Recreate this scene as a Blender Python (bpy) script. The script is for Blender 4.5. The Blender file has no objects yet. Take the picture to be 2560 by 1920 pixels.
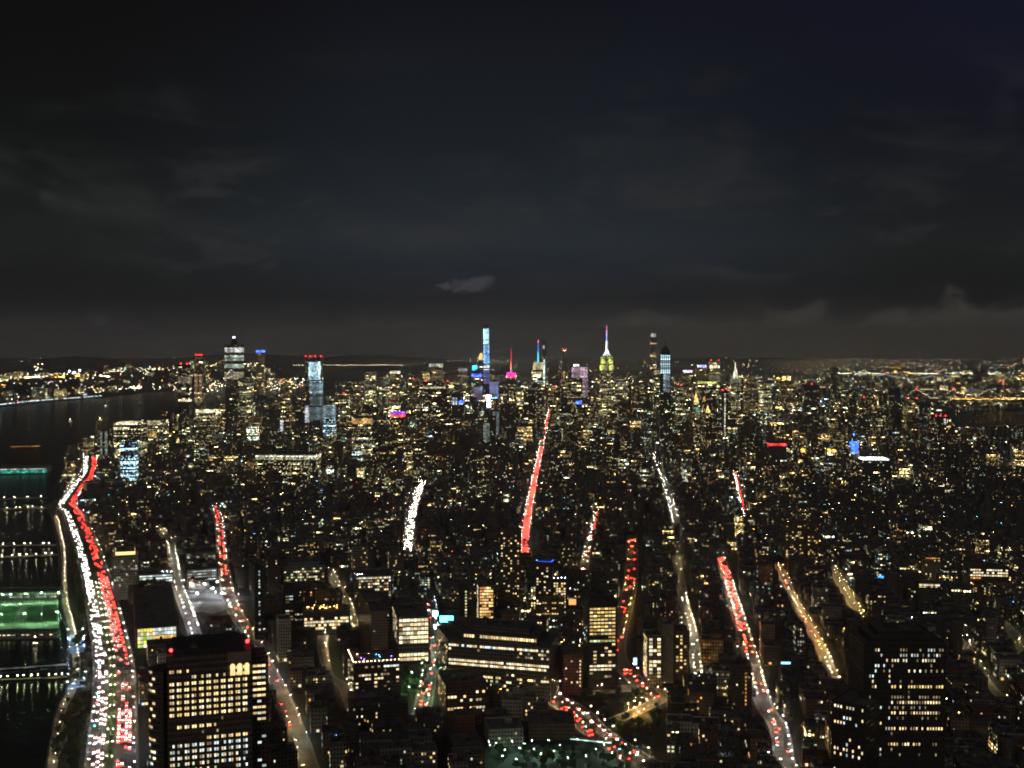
import bpy, bmesh, math, random
import numpy as np
from mathutils import Vector, Matrix
R = math.radians
random.seed(11)
rng = np.random.default_rng(11)
S = bpy.context.scene
col = S.collection

# ------------------------------------------------------------------ camera, sky, fill lamp, exposure
EYE, F, PITCH = 387.0, 3000.0, R(2.0)          # eye height (m), focal length in photo pixels, downward tilt
cd = bpy.data.cameras.new('camera'); cam = bpy.data.objects.new('camera', cd); col.objects.link(cam)
cam.location = (0, 0, EYE); cam.rotation_euler = (R(90) - PITCH, 0, 0)
cd.sensor_width = 36; cd.lens = F / 2560 * 36; cd.clip_start = 1; cd.clip_end = 90000
S.camera = cam
S.view_settings.view_transform = 'Standard'; S.view_settings.look = 'None'
S.view_settings.exposure = 0.3; S.view_settings.gamma = 1
S.cycles.max_bounces = 3; S.cycles.diffuse_bounces = 1; S.cycles.glossy_bounces = 2
S.cycles.transmission_bounces = 1; S.cycles.volume_bounces = 0; S.cycles.transparent_max_bounces = 4
S.cycles.sample_clamp_indirect = 1.5
S.cycles.filter_width = 1.9
S.cycles.use_light_tree = True
S.cycles.use_denoising = True

W = bpy.data.worlds.new('World'); S.world = W; W.use_nodes = True
def build_world():
    nt = W.node_tree; nt.nodes.clear(); L = nt.links
    def nd(t, **k):
        n = nt.nodes.new(t)
        for a, b in k.items(): setattr(n, a, b)
        return n
    out = nd('ShaderNodeOutputWorld')
    sky = nd('ShaderNodeTexSky', sky_type='NISHITA'); sky.sun_disc = False
    sky.sun_elevation = R(-11); sky.sun_rotation = R(60); sky.altitude = 300
    b1 = nd('ShaderNodeBackground'); b1.inputs[1].default_value = 0.05; L.new(sky.outputs[0], b1.inputs[0])
    tc = nd('ShaderNodeTexCoord'); sep = nd('ShaderNodeSeparateXYZ'); L.new(tc.outputs['Generated'], sep.inputs[0])
    # overcast deck lit from below by the city: brightest over midtown, dark band above a low cloud bank
    def rng_(sock, a, b, smooth=False, lo=0.0, hi=1.0):
        n = nd('ShaderNodeMapRange'); n.interpolation_type = 'SMOOTHSTEP' if smooth else 'LINEAR'
        n.inputs[1].default_value = a; n.inputs[2].default_value = b; n.inputs[3].default_value = lo; n.inputs[4].default_value = hi; L.new(sock, n.inputs[0]); return n.outputs[0]
    def mth(op, a, b=None):
        n = nd('ShaderNodeMath', operation=op)
        for k, v in enumerate((a, b)):
            if isinstance(v, bpy.types.NodeSocket): L.new(v, n.inputs[k])
            elif v is not None: n.inputs[k].default_value = v
        return n.outputs[0]
    def mixc(f, a, b, mode='MIX'):
        n = nd('ShaderNodeMix', data_type='RGBA'); n.blend_type = mode
        for k, v in ((0, f), (6, a), (7, b)):
            if isinstance(v, bpy.types.NodeSocket): L.new(v, n.inputs[k])
            else: n.inputs[k].default_value = v if k == 0 else (*v, 1)
        return n.outputs[2]
    X, Z = sep.outputs[0], sep.outputs[2]
    def noise(scale, zs, seed, detail=6, rough=.55, dist=.4):
        mp = nd('ShaderNodeMapping'); mp.inputs['Scale'].default_value = (scale, scale, scale * zs); mp.inputs['Location'].default_value = (seed, seed * .7, seed * .3); L.new(tc.outputs['Generated'], mp.inputs[0])
        no = nd('ShaderNodeTexNoise'); no.inputs['Scale'].default_value = 1; no.inputs['Detail'].default_value = detail; no.inputs['Roughness'].default_value = rough; no.inputs['Distortion'].default_value = dist
        L.new(mp.outputs[0], no.inputs['Vector']); return no.outputs[0]
    rp = nd('ShaderNodeValToRGB'); L.new(rng_(Z, -.02, .30), rp.inputs[0]); e = rp.color_ramp
    stops = [(-.02, (.088, .091, .088)), (.002, (.070, .073, .071)), (.010, (.040, .042, .042)), (.019, (.0165, .0190, .0215)), (.034, (.0095, .0120, .0150)), (.05, (.0135, .0178, .0225)), (.08, (.0195, .0260, .0330)), (.12, (.0150, .0200, .0260)), (.16, (.0105, .0142, .0192)), (.27, (.0060, .0066, .0102))]
    e.elements[0].position, e.elements[0].color = 0, (*stops[0][1], 1); e.elements[1].position, e.elements[1].color = (.29 / .32), (*stops[-1][1], 1)
    for z_, c_ in stops[1:-1]: q = e.elements.new((z_ + .02) / .32); q.color = (*c_, 1)
    side = mth('MULTIPLY', rng_(mth('ABSOLUTE', X), .06, .36, True), rng_(Z, .015, .05))
    c = mixc(side, rp.outputs[0], mixc(1.0, rp.outputs[0], (.62, .55, .42), 'MULTIPLY'))
    c = mixc(mth('MULTIPLY', rng_(X, .05, .40), rng_(Z, .07, .25)), c, (.0068, .0078, .0190))
    c = mixc(mth('MULTIPLY', rng_(X, -.10, -.40), rng_(Z, .10, .26)), c, (.0042, .0040, .0042))
    c = mixc(mth('MULTIPLY', rng_(noise(6.5, 2.3, 3.1), .48, .70, True), mth('MULTIPLY', mth('MULTIPLY', rng_(Z, .05, .09, True), rng_(Z, .25, .15, True)), .5)), c, (.031, .031, .030))
    c = mixc(mth('MULTIPLY', rng_(noise(17, 2.6, 5.7), .50, .70, True), mth('MULTIPLY', mth('MULTIPLY', rng_(Z, .035, .06, True), rng_(Z, .17, .10, True)), .5)), c, (.030, .032, .033))
    # the low bank with its ragged top, tallest to the east
    top = mth('ADD', mth('ADD', rng_(X, .02, .12, True, .005, .021), rng_(X, .15, .42, False, 0, .014)), mth('MULTIPLY', mth('SUBTRACT', noise(21, 1.5, 9.2, 8, .56, .35), .47), .10))
    bank = rng_(mth('SUBTRACT', top, Z), -.005, .017, True)
    c = mixc(mth('MULTIPLY', bank, .8), c, mixc(rng_(X, -.1, .3), (.052, .055, .058), (.058, .055, .047)))
    # one small pale cloud over the middle of the skyline
    dx, dz = mth('DIVIDE', mth('ADD', X, .0335), .026), mth('DIVIDE', mth('SUBTRACT', Z, .0470), .0072)
    rr = mth('ADD', mth('ADD', mth('MULTIPLY', dx, dx), mth('MULTIPLY', dz, dz)), mth('MULTIPLY', mth('SUBTRACT', noise(60, 2.0, 2.4, 7, .65, 1.0), .5), 5.0))
    c = mixc(mth('MULTIPLY', rng_(rr, 1.1, .0, True), .75), c, (.062, .062, .068))
    b2 = nd('ShaderNodeBackground'); b2.inputs[1].default_value = 0.83; L.new(c, b2.inputs[0])
    ad = nd('ShaderNodeAddShader'); L.new(b1.outputs[0], ad.inputs[0]); L.new(b2.outputs[0], ad.inputs[1])
    L.new(ad.outputs[0], out.inputs[0])
build_world()
sd = bpy.data.lights.new('downtown_fill', 'SUN'); sd.energy = 0.19; sd.angle = R(40); sd.color = (1, .86, .68)  # added fill from behind the eye, standing in for downtown's glow
so = bpy.data.objects.new('downtown_fill', sd); col.objects.link(so); so.rotation_euler = (R(66), 0, R(-14))

# ------------------------------------------------------------------ photo pixel <-> world
cP, sP = math.cos(PITCH), math.sin(PITCH)
def ray(px, py):
    u = (px - 1280) / F; v = (960 - py) / F
    return u, cP + v * sP, -sP + v * cP
def gnd(px, py, z=0.0):
    x, y, k = ray(px, py); t = (z - EYE) / k
    return Vector((x * t, y * t, z))
def at(px, py, d):
    x, y, k = ray(px, py); t = d / y
    return Vector((x * t, d, EYE + k * t))
def proj(x, y, z):
    fw = y * cP - (z - EYE) * sP; upv = y * sP + (z - EYE) * cP
    return 1280 + F * x / fw, 960 - F * upv / fw

# ------------------------------------------------------------------ materials
MATS = {}
def new_mat(name):
    m = bpy.data.materials.new(name); m.use_nodes = True; m.node_tree.nodes.clear()
    MATS[name] = m
    return m
class G:
    """tiny node-graph helper"""
    def __init__(s, m): s.m = m; s.nt = m.node_tree; s.L = s.nt.links; s.out = s.n('ShaderNodeOutputMaterial')
    def n(s, t, **k):
        q = s.nt.nodes.new(t)
        for a, b in k.items(): setattr(q, a, b)
        return q
    def put(s, sock, v):
        if isinstance(v, bpy.types.NodeSocket): s.L.new(v, sock)
        elif v is not None: sock.default_value = v
    def math(s, op, a, b=None, c=None, clamp=False):
        q = s.n('ShaderNodeMath', operation=op); q.use_clamp = clamp
        for i, v in enumerate((a, b, c)): s.put(q.inputs[i], v)
        return q.outputs[0]
    def mix(s, f, a, b):
        q = s.n('ShaderNodeMix', data_type='RGBA'); s.put(q.inputs[0], f); s.put(q.inputs[6], a); s.put(q.inputs[7], b)
        return q.outputs[2]
    def xyz(s, a, b, c=0.0):
        q = s.n('ShaderNodeCombineXYZ')
        for i, v in enumerate((a, b, c)): s.put(q.inputs[i], v)
        return q.outputs[0]
    def white(s, vec):
        q = s.n('ShaderNodeTexWhiteNoise', noise_dimensions='3D'); s.L.new(vec, q.inputs['Vector']); return q
    def ramp(s, f, stops, interp='LINEAR'):
        q = s.n('ShaderNodeValToRGB'); s.put(q.inputs[0], f); e = q.color_ramp; e.interpolation = interp
        e.elements[0].position, e.elements[0].color = stops[0][0], (*stops[0][1], 1)
        e.elements[1].position, e.elements[1].color = stops[-1][0], (*stops[-1][1], 1)
        for p, c in stops[1:-1]: z = e.elements.new(p); z.color = (*c, 1)
        return q.outputs[0]
    def noise(s, scale, detail=3, coord='Object', rough=.55):
        tc = s.n('ShaderNodeTexCoord'); q = s.n('ShaderNodeTexNoise'); q.inputs['Scale'].default_value = scale; q.inputs['Detail'].default_value = detail
        q.inputs['Roughness'].default_value = rough
        s.L.new(tc.outputs[coord], q.inputs['Vector']); return q.outputs[0]
    def bsdf(s, base, rough=.8, metal=0, emc=None, ems=None, normal=None, spec=None):
        b = s.n('ShaderNodeBsdfPrincipled'); s.put(b.inputs['Base Color'], base if isinstance(base, bpy.types.NodeSocket) else (*base, 1))
        s.put(b.inputs['Roughness'], rough); b.inputs['Metallic'].default_value = metal
        if spec is not None: b.inputs['Specular IOR Level'].default_value = spec
        if emc is not None: s.put(b.inputs['Emission Color'], emc if isinstance(emc, bpy.types.NodeSocket) else (*emc, 1)); s.put(b.inputs['Emission Strength'], ems)
        if normal is not None: s.L.new(normal, b.inputs['Normal'])
        s.L.new(b.outputs[0], s.out.inputs[0]); return b
def plain(name, c, rough=.8, metal=0, scale=.6, var=.35):
    """surface with a mottled procedural colour"""
    m = new_mat(name); g = G(m); n = g.noise(scale, 4)
    lo = tuple(x * (1 - var) for x in c); hi = tuple(min(1, x * (1 + var)) for x in c)
    g.bsdf(g.ramp(n, ((.3, lo), (.7, hi))), rough, metal); m.cycles.emission_sampling = 'NONE'
    return m
def glow(name, c, s, sampling='NONE', var=0.0):
    """lit lamp, lens or sign; strength varies from copy to copy"""
    m = new_mat(name); g = G(m); st = s
    if var:
        oi = g.n('ShaderNodeObjectInfo'); st = g.math('MULTIPLY', g.math('MULTIPLY_ADD', g.math('POWER', oi.outputs['Random'], 2.0), 2 * var, 1 - var * .7), s)
    g.bsdf((.3, .3, .3), .4, 0, c, st); m.cycles.emission_sampling = sampling
    return m
PAL = ((0, (1, .26, .05)), (.13, (1, .46, .10)), (.30, (1, .66, .22)), (.52, (1, .82, .40)), (.66, (.96, .95, .52)), (.78, (.78, 1, .72)), (.88, (.62, .92, 1)), (1, (.35, .66, 1)))
def facade(name, wall, bay=3.2, flo=3.6, lit=.1, stren=3.0, ww=.55, wh=.5, pal=PAL, shift=0.0, per_face=False, glass=(.02, .025, .03), rowy=1.0, power=3.0, full=False):
    """masonry wall with window openings laid out in metres by UV; some of the rooms behind are lit"""
    m = new_mat(name); g = G(m)
    uv = g.n('ShaderNodeUVMap'); sp = g.n('ShaderNodeSeparateXYZ'); g.L.new(uv.outputs[0], sp.inputs[0])
    if per_face:
        at_ = g.n('ShaderNodeAttribute', attribute_name='look'); sc = g.n('ShaderNodeSeparateColor'); g.L.new(at_.outputs['Color'], sc.inputs[0])
        seed, litf, warm = g.math('MULTIPLY', sc.outputs[0], 917.0), sc.outputs[1], sc.outputs[2]
        bayv = g.math('MULTIPLY_ADD', sc.outputs[2], 2.0, bay)
    else:
        oi = g.n('ShaderNodeObjectInfo'); seed, litf, warm = g.math('MULTIPLY', oi.outputs['Random'], 917.0), lit, .5; bayv = bay
    a = g.math('DIVIDE', sp.outputs[0], bayv); b = g.math('DIVIDE', sp.outputs[1], flo)
    ca, cb = g.math('FLOOR', a), g.math('FLOOR', b); fa, fb = g.math('SUBTRACT', a, ca), g.math('SUBTRACT', b, cb)
    inside = g.math('MULTIPLY', g.math('LESS_THAN', g.math('ABSOLUTE', g.math('SUBTRACT', fa, .5)), ww / 2), g.math('LESS_THAN', g.math('ABSOLUTE', g.math('SUBTRACT', fb, .5)), wh / 2))
    w1 = g.white(g.xyz(ca, cb, seed)); w2 = g.white(g.xyz(cb, 3.7, seed)); w3 = g.white(g.xyz(g.math('FLOOR', g.math('DIVIDE', a, 5.0)), cb, g.math('ADD', seed, 31.0)))
    c3 = g.n('ShaderNodeSeparateColor'); g.L.new(w1.outputs['Color'], c3.inputs[0])
    p = g.math('MULTIPLY', litf, g.math('MULTIPLY_ADD', g.math('POWER', w2.outputs['Value'], 2.0), 2.1 * rowy, 1 - .7 * rowy))
    on = g.math('MAXIMUM', g.math('LESS_THAN', w1.outputs['Value'], p), g.math('LESS_THAN', w3.outputs['Value'], g.math('MULTIPLY', p, .3 if not full else 0)))
    st = g.math('MULTIPLY', g.math('MULTIPLY', on, inside), g.math('MULTIPLY_ADD', g.math('POWER', c3.outputs[0], power), stren * 2.2, stren * .12))
    f = g.math('ADD', g.math('ADD', g.math('MULTIPLY', c3.outputs[1], .55), g.math('MULTIPLY', warm, .45)), shift + .05, clamp=True)
    n = g.noise(.25, 4)
    wallc = g.ramp(n, ((.3, tuple(x * .7 for x in wall)), (.7, tuple(x * 1.25 for x in wall))))
    base = g.mix(inside, wallc, (*glass, 1))
    rough = g.math('MULTIPLY_ADD', inside, -.65, .85)
    g.bsdf(base, rough, 0, g.ramp(f, pal), st); m.cycles.emission_sampling = 'NONE'
    return m

ROOF = plain('roof_tar', (.13, .13, .135), .9, 0, .12, .6)
METAL = plain('dark_metal', (.07, .075, .08), .45, .7)
STEEL = plain('bridge_steel', (.16, .17, .18), .5, .4)
WOOD = plain('tank_wood', (.10, .065, .04), .9)
ASPH = plain('asphalt', (.115, .11, .105), .82, 0, .05, .3)
PAVE = plain('pavement_concrete', (.22, .21, .19), .85, 0, .1, .3)
PAINT = plain('road_paint', (.7, .7, .66), .7)
GROUND = plain('ground_dirt', (.03, .03, .03), .95, 0, .01, .4)
GRASS = plain('turf', (.05, .11, .03), .95, 0, .3, .4)
BLUECOURT = plain('blue_court', (.10, .26, .62), .7, 0, .2, .2)
DECK = plain('pier_deck', (.20, .18, .15), .85, 0, .3, .35)
def water_mat():
    m = new_mat('river_water'); g = G(m)
    tc = g.n('ShaderNodeTexCoord'); mp = g.n('ShaderNodeMapping'); mp.inputs['Scale'].default_value = (.09, .16, .1); g.L.new(tc.outputs['Object'], mp.inputs[0])
    no = g.n('ShaderNodeTexNoise'); no.inputs['Scale'].default_value = 1; no.inputs['Detail'].default_value = 4; g.L.new(mp.outputs[0], no.inputs['Vector'])
    bp = g.n('ShaderNodeBump'); bp.inputs['Strength'].default_value = .5; bp.inputs['Distance'].default_value = 1.6; g.L.new(no.outputs[0], bp.inputs['Height'])
    d = g.n('ShaderNodeBsdfDiffuse'); d.inputs['Color'].default_value = (.004, .008, .009, 1)
    gl = g.n('ShaderNodeBsdfGlossy'); gl.inputs['Roughness'].default_value = .13; gl.inputs['Color'].default_value = (.8, .9, .95, 1); g.L.new(bp.outputs[0], gl.inputs['Normal'])
    mx = g.n('ShaderNodeMixShader'); mx.inputs[0].default_value = .2; g.L.new(d.outputs[0], mx.inputs[1]); g.L.new(gl.outputs[0], mx.inputs[2]); g.L.new(mx.outputs[0], g.out.inputs[0]); return m
WATER = water_mat()
BRICK = {
    'red brick': facade('brick_red', (.20, .085, .055), 3.0, 3.6, 0), 'brown brick': facade('brick_brown', (.15, .10, .07), 2.8, 3.7, 0),
    'tan brick': facade('brick_tan', (.27, .21, .14), 3.1, 3.6, 0), 'grey stone': facade('stone_grey', (.23, .22, .20), 3.3, 3.9, 0),
    'white stone': facade('stone_white', (.42, .40, .35), 3.0, 3.9, 0), 'dark brick': facade('brick_dark', (.08, .065, .055), 2.9, 3.6, 0),
}
CITY = facade('city_wall', (.11, .095, .08), 2.8, 3.7, 0, 7.5, .55, .52, per_face=True, power=3.0, rowy=1.2)
FARCITY = facade('far_city_wall', (.09, .085, .08), 5.0, 4.2, 0, 12.0, .55, .55, per_face=True, power=2.6, rowy=1.2)
LAMP = 1100.0
LAMPWARM = glow('lamp_lens_warm', (1, .76, .42), LAMP, 'FRONT_BACK', .5)
LAMPCOOL = glow('lamp_lens_cool', (.86, .95, 1), LAMP, 'FRONT_BACK', .5)
LAMPAMBER = glow('lamp_lens_amber', (1, .55, .14), LAMP, 'FRONT_BACK', .5)
FARWARM = glow('far_lamp_warm', (1, .80, .45), 42)
FARCOOL = glow('far_lamp_cool', (.92, .96, 1), 36)
FARAMBER = glow('far_lamp_amber', (1, .48, .06), 50)
FARRED = glow('far_beacon_red', (1, .03, .03), 40)
FARGREEN = glow('far_lamp_green', (.35, 1, .55), 34)
HEADL = glow('headlight_lens', (1, .95, .86), 60, 'FRONT_BACK', .4)
TAILL = glow('tail_light_lens', (1, .022, .016), 38, 'FRONT_BACK', .4)
def window_mat(name, c, s):
    """glowing pane painted as a lit room: blinds, brighter ceiling, furniture shadows; every copy differs"""
    m = new_mat(name); g = G(m); oi = g.n('ShaderNodeObjectInfo'); tc = g.n('ShaderNodeUVMap'); sq = g.n('ShaderNodeSeparateXYZ'); g.L.new(tc.outputs[0], sq.inputs[0])
    ku = g.math('FLOOR', sq.outputs[0]); sp = g.n('ShaderNodeSeparateXYZ'); g.L.new(g.xyz(g.math('SUBTRACT', g.math('FRACT', sq.outputs[0]), .5), 0.0, g.math('SUBTRACT', sq.outputs[1], .5)), sp.inputs[0])
    r1 = g.math('FRACT', g.math('MULTIPLY_ADD', ku, .61803, oi.outputs['Random'])); r2 = g.math('FRACT', g.math('MULTIPLY', r1, 37.7)); r3 = g.math('FRACT', g.math('MULTIPLY', r1, 91.3))
    lev = g.math('MULTIPLY_ADD', g.math('POWER', r1, 1.2), 1.9, .75)
    blind = g.math('GREATER_THAN', sp.outputs[2], g.math('MULTIPLY_ADD', r2, 1.1, -.55))          # lower part clear, upper part behind a blind
    grad = g.math('MULTIPLY_ADD', sp.outputs[2], .5, .85)
    n = g.n('ShaderNodeTexNoise'); n.inputs['Scale'].default_value = 3.5; n.inputs['Detail'].default_value = 2; g.L.new(g.xyz(g.math('ADD', sp.outputs[0], g.math('MULTIPLY', r1, 50.0)), sp.outputs[1], sp.outputs[2]), n.inputs['Vector'])
    st = g.math('MULTIPLY', g.math('MULTIPLY', lev, g.math('MULTIPLY_ADD', blind, -.45, 1.0)), g.math('MULTIPLY', grad, g.math('MULTIPLY_ADD', n.outputs[0], 1.2, .4)))
    mull = g.math('GREATER_THAN', g.math('ABSOLUTE', sp.outputs[0]), .03)
    warm = tuple(x * y for x, y in zip(c, (1.0, .82, .6))); cc = g.mix(r3, (*warm, 1), (*c, 1))
    g.bsdf((.05, .05, .05), .3, 0, cc, g.math('MULTIPLY', g.math('MULTIPLY', st, mull), s)); m.cycles.emission_sampling = 'NONE'
    return m
WIN = [window_mat('window_warm', (1, .82, .46), 1.2), window_mat('window_yellow', (1, .74, .26), 1.05), window_mat('window_pale', (1, .93, .68), 1.1),
       window_mat('window_cool', (.72, .93, 1), .95), window_mat('window_orange', (1, .46, .12), .9), window_mat('window_dim', (.8, .66, .42), .3), window_mat('window_green', (.7, 1, .6), .9), window_mat('window_lime', (.72, 1, .12), .95)]


# ------------------------------------------------------------------ mesh helpers
class MB:
    def __init__(s): s.v = []; s.f = []; s.uv = []; s.mi = []
    def face(s, pts, uv=None, mi=0):
        b = len(s.v); s.v.extend(tuple(p) for p in pts); s.f.append(list(range(b, b + len(pts))))
        s.uv.extend(uv if uv else [(p[0], p[1]) for p in pts]); s.mi.append(mi)
    def prism(s, poly, z0, z1, mi=0, top=True, bottom=False, taper=1.0, off=0.0):
        n = len(poly); cx = sum(p[0] for p in poly) / n; cy = sum(p[1] for p in poly) / n
        tp = [(cx + (p[0] - cx) * taper, cy + (p[1] - cy) * taper) for p in poly]
        u = off
        for i in range(n):
            a, b = poly[i], poly[(i + 1) % n]; ta, tb = tp[i], tp[(i + 1) % n]
            l = math.hypot(b[0] - a[0], b[1] - a[1])
            s.face([(a[0], a[1], z0), (b[0], b[1], z0), (tb[0], tb[1], z1), (ta[0], ta[1], z1)], [(u, z0), (u + l, z0), (u + l, z1), (u, z1)], mi)
            u += l + 11.3
        if top: s.face([(p[0], p[1], z1) for p in tp], None, mi)
        if bottom: s.face([(p[0], p[1], z0) for p in reversed(poly)], None, mi)
        return s
    def box(s, cx, cy, z0, w, d, h, rot=0, mi=0):
        return s.prism(rect(cx, cy, w, d, rot), z0, z0 + h, mi, True, True)
    def tube(s, p, q, r0, r1=None, k=8, mi=0):
        p, q = Vector(p), Vector(q); r1 = r0 if r1 is None else r1
        ax = (q - p).normalized(); o = ax.orthogonal().normalized(); w = ax.cross(o)
        A = [p + (o * math.cos(t) + w * math.sin(t)) * r0 for t in [2 * math.pi * i / k for i in range(k)]]
        B = [q + (o * math.cos(t) + w * math.sin(t)) * r1 for t in [2 * math.pi * i / k for i in range(k)]]
        for i in range(k): s.face([A[i], A[(i + 1) % k], B[(i + 1) % k], B[i]], None, mi)
        s.face(list(reversed(A)), None, mi); s.face(B, None, mi)
        return s
    def build(s, name, mats, parent=None, loc=None):
        me = bpy.data.meshes.new(name); me.from_pydata(s.v, [], s.f)
        for m in (mats if isinstance(mats, (list, tuple)) else [mats]): me.materials.append(m)
        ul = me.uv_layers.new(name='UVMap'); ul.data.foreach_set('uv', np.array(s.uv, dtype=np.float32).ravel())
        me.polygons.foreach_set('material_index', s.mi)
        if s.v and len(s.v) < 60000:
            bm = bmesh.new(); bm.from_mesh(me); bmesh.ops.remove_doubles(bm, verts=bm.verts, dist=.001); bm.to_mesh(me); bm.free()
        me.update()
        return link(name, me, parent, loc)
def link(name, me, parent=None, loc=None):
    o = bpy.data.objects.new(name, me); col.objects.link(o)
    if parent: o.parent = parent
    if loc is not None: o.location = loc
    return o
def rect(cx, cy, w, d, rot=0):
    """rot in degrees, clockwise seen from above = the bearing of the long street axis"""
    t = R(rot); a = (math.sin(t), math.cos(t)); c = (math.cos(t), -math.sin(t))
    return [(cx + c[0] * x * w / 2 + a[0] * y * d / 2, cy + c[1] * x * w / 2 + a[1] * y * d / 2) for x, y in ((-1, -1), (1, -1), (1, 1), (-1, 1))]
def tag(o, label=None, cat=None, group=None, kind=None):
    if label: o['label'] = label
    if cat: o['category'] = cat
    if group: o['group'] = group
    if kind: o['kind'] = kind
    return o
def thing(name, label, cat, loc=(0, 0, 0), group=None):
    o = bpy.data.objects.new(name, None); col.objects.link(o); o.location = loc; o.empty_display_size = 1
    return tag(o, label, cat, group)
def inset(poly, k):
    n = len(poly); cx = sum(p[0] for p in poly) / n; cy = sum(p[1] for p in poly) / n
    out = []
    for p in poly:
        l = math.hypot(p[0] - cx, p[1] - cy); q = max(.05, 1 - k / l); out.append((cx + (p[0] - cx) * q, cy + (p[1] - cy) * q))
    return out
def local(poly, o): return [(p[0] - o[0], p[1] - o[1]) for p in poly]
ORD = 'first second third fourth fifth sixth seventh eighth ninth tenth eleventh twelfth thirteenth fourteenth fifteenth sixteenth seventeenth eighteenth nineteenth'.split()
TENS = {2: 'twent', 3: 'thirt', 4: 'fort', 5: 'fift', 6: 'sixt', 7: 'sevent', 8: 'eight', 9: 'ninet'}
def nth(i):
    if i <= 19: return ORD[i - 1]
    if i >= 100: return 'hundredth' if i == 100 else 'hundred-and-' + nth(i - 100)
    t, u = divmod(i, 10)
    return TENS[t] + ('ieth' if u == 0 else 'y-' + ORD[u - 1])

# ------------------------------------------------------------------ streets (photo tracings put back on the ground)
def catmull(pts, step=12.0):
    P = [Vector((p[0], p[1], 0)) for p in pts]; P = [P[0] * 2 - P[1]] + P + [P[-1] * 2 - P[-2]]; out = []
    for i in range(1, len(P) - 2):
        a, b, c, d = P[i - 1:i + 3]; n = max(2, int((c - b).length / step))
        for k in range(n):
            t = k / n; out.append(.5 * ((2 * b) + (-a + c) * t + (2 * a - 5 * b + 4 * c - d) * t * t + (-a + 3 * b - 3 * c + d) * t ** 3))
    out.append(P[-2]); return out
def px_line(L): return catmull([gnd(*p) for p in L])
STREETS = {}   # key: (polyline, width, short description)
def street(key, pix, width, desc): STREETS[key] = (px_line(pix), width, desc)
street('hwy', [(281, 2060), (279, 1920), (286, 1760), (284, 1660), (271, 1585), (250, 1483), (224, 1389), (204, 1331), (184, 1284), (168, 1262), (186, 1232), (202, 1208), (220, 1187), (226, 1165), (226, 1140)], 42, 'riverside highway')
street('term', [(500, 1640), (480, 1563), (446, 1470), (437, 1418), (422, 1355), (396, 1323)], 13, 'terminal street')
street('hudson', [(775, 1935), (738, 1825), (683, 1700), (607, 1563), (576, 1505), (560, 1428), (555, 1378), (550, 1314), (535, 1265)], 15, 'lamplit avenue')
street('seventh', [(1012, 1400), (1018, 1377), (1026, 1320), (1036, 1262), (1059, 1198)], 20, 'headlight avenue')
street('green', [(1050, 1800), (1062, 1745), (1078, 1645), (1083, 1560), (1075, 1500)], 14, 'green-lit street')
street('sixth', [(1322, 1412), (1313, 1388), (1319, 1296), (1348, 1145), (1366, 1060), (1377, 1018)], 18, 'tail-light avenue')
street('lower', [(1640, 1750), (1621, 1729), (1587, 1698), (1549, 1655), (1545, 1600), (1568, 1500), (1578, 1446), (1580, 1336)], 17, 'plaza street')
street('canal', [(1370, 1715), (1387, 1744), (1442, 1781), (1488, 1828), (1555, 1874), (1640, 1925), (1690, 1950)], 26, 'diagonal street')
street('broadway', [(1690, 1390), (1697, 1430), (1714, 1524), (1731, 1585), (1742, 1672), (1750, 1730)], 10, 'cream street')
street('church', [(1985, 1960), (1963, 1909), (1947, 1820), (1917, 1775), (1899, 1729), (1885, 1672), (1856, 1576), (1841, 1524), (1830, 1492), (1818, 1446), (1800, 1392)], 14, 'red-and-white street')
street('greene', [(2105, 1745), (2094, 1718), (2073, 1671), (2050, 1619), (2018, 1561), (1989, 1512), (1966, 1457), (1945, 1410)], 9, 'golden street')
street('upper', [(2165, 1560), (2151, 1538), (2128, 1504), (2094, 1446), (2075, 1412)], 9, 'short golden street')
street('east', [(2580, 1660), (2540, 1590), (2487, 1540), (2450, 1503), (2420, 1470)], 10, 'eastern street')
street('chrystie', [(2520, 1775), (2499, 1744), (2464, 1704), (2429, 1642), (2410, 1600)], 8, 'shadowed street')
street('macd', [(1452, 1455), (1458, 1435), (1468, 1380), (1480, 1330), (1492, 1278)], 11, 'winding street')
street('fifth', [(1705, 1340), (1689, 1307), (1668, 1230), (1643, 1157), (1625, 1110)], 15, 'grey canyon avenue')
street('univ', [(1868, 1300), (1858, 1270), (1845, 1215), (1838, 1180)], 16, 'far headlight street')
street('alley', [(880, 1775), (858, 1716), (822, 1690), (812, 1650), (806, 1610), (812, 1570)], 8, 'lit alley')
street('varick', [(893, 1590), (875, 1530), (862, 1495), (843, 1465), (825, 1430)], 9, 'plain grey street')
CROSS = [  # crosstown pieces that show
    ('cross', [(470, 1492), (530, 1489), (600, 1496), (660, 1492)], 24, 'bright cross street'),
    ('wash', [(920, 1199), (985, 1215), (1035, 1222)], 16, 'far cross street'),
    ('plaza', [(1440, 1735), (1520, 1724), (1600, 1722), (1680, 1740)], 20, 'plaza cross street'),
    ('fork', [(1540, 1800), (1610, 1770), (1660, 1745)], 12, 'short plaza road'),
    ('fourteenth', [(150, 1248), (110, 1270), (60, 1262)], 12, 'pier road'),
]
for c in CROSS: street(*c)
def strip(pts, w, z, name, mat, kind='structure', off=0.0, zoff=None):
    mb = MB(); n = len(pts); L_, R_ = [], []
    for i in range(n):
        t = (pts[min(i + 1, n - 1)] - pts[max(i - 1, 0)]); t.z = 0; t.normalize(); s = Vector((t.y, -t.x, 0)); c = pts[i] + s * off
        L_.append(c - s * w / 2); R_.append(c + s * w / 2)
    for i in range(n - 1):
        mb.face([(L_[i].x, L_[i].y, z), (R_[i].x, R_[i].y, z), (R_[i + 1].x, R_[i + 1].y, z), (L_[i + 1].x, L_[i + 1].y, z)])
    return tag(mb.build(name, mat), kind=kind)
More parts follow.
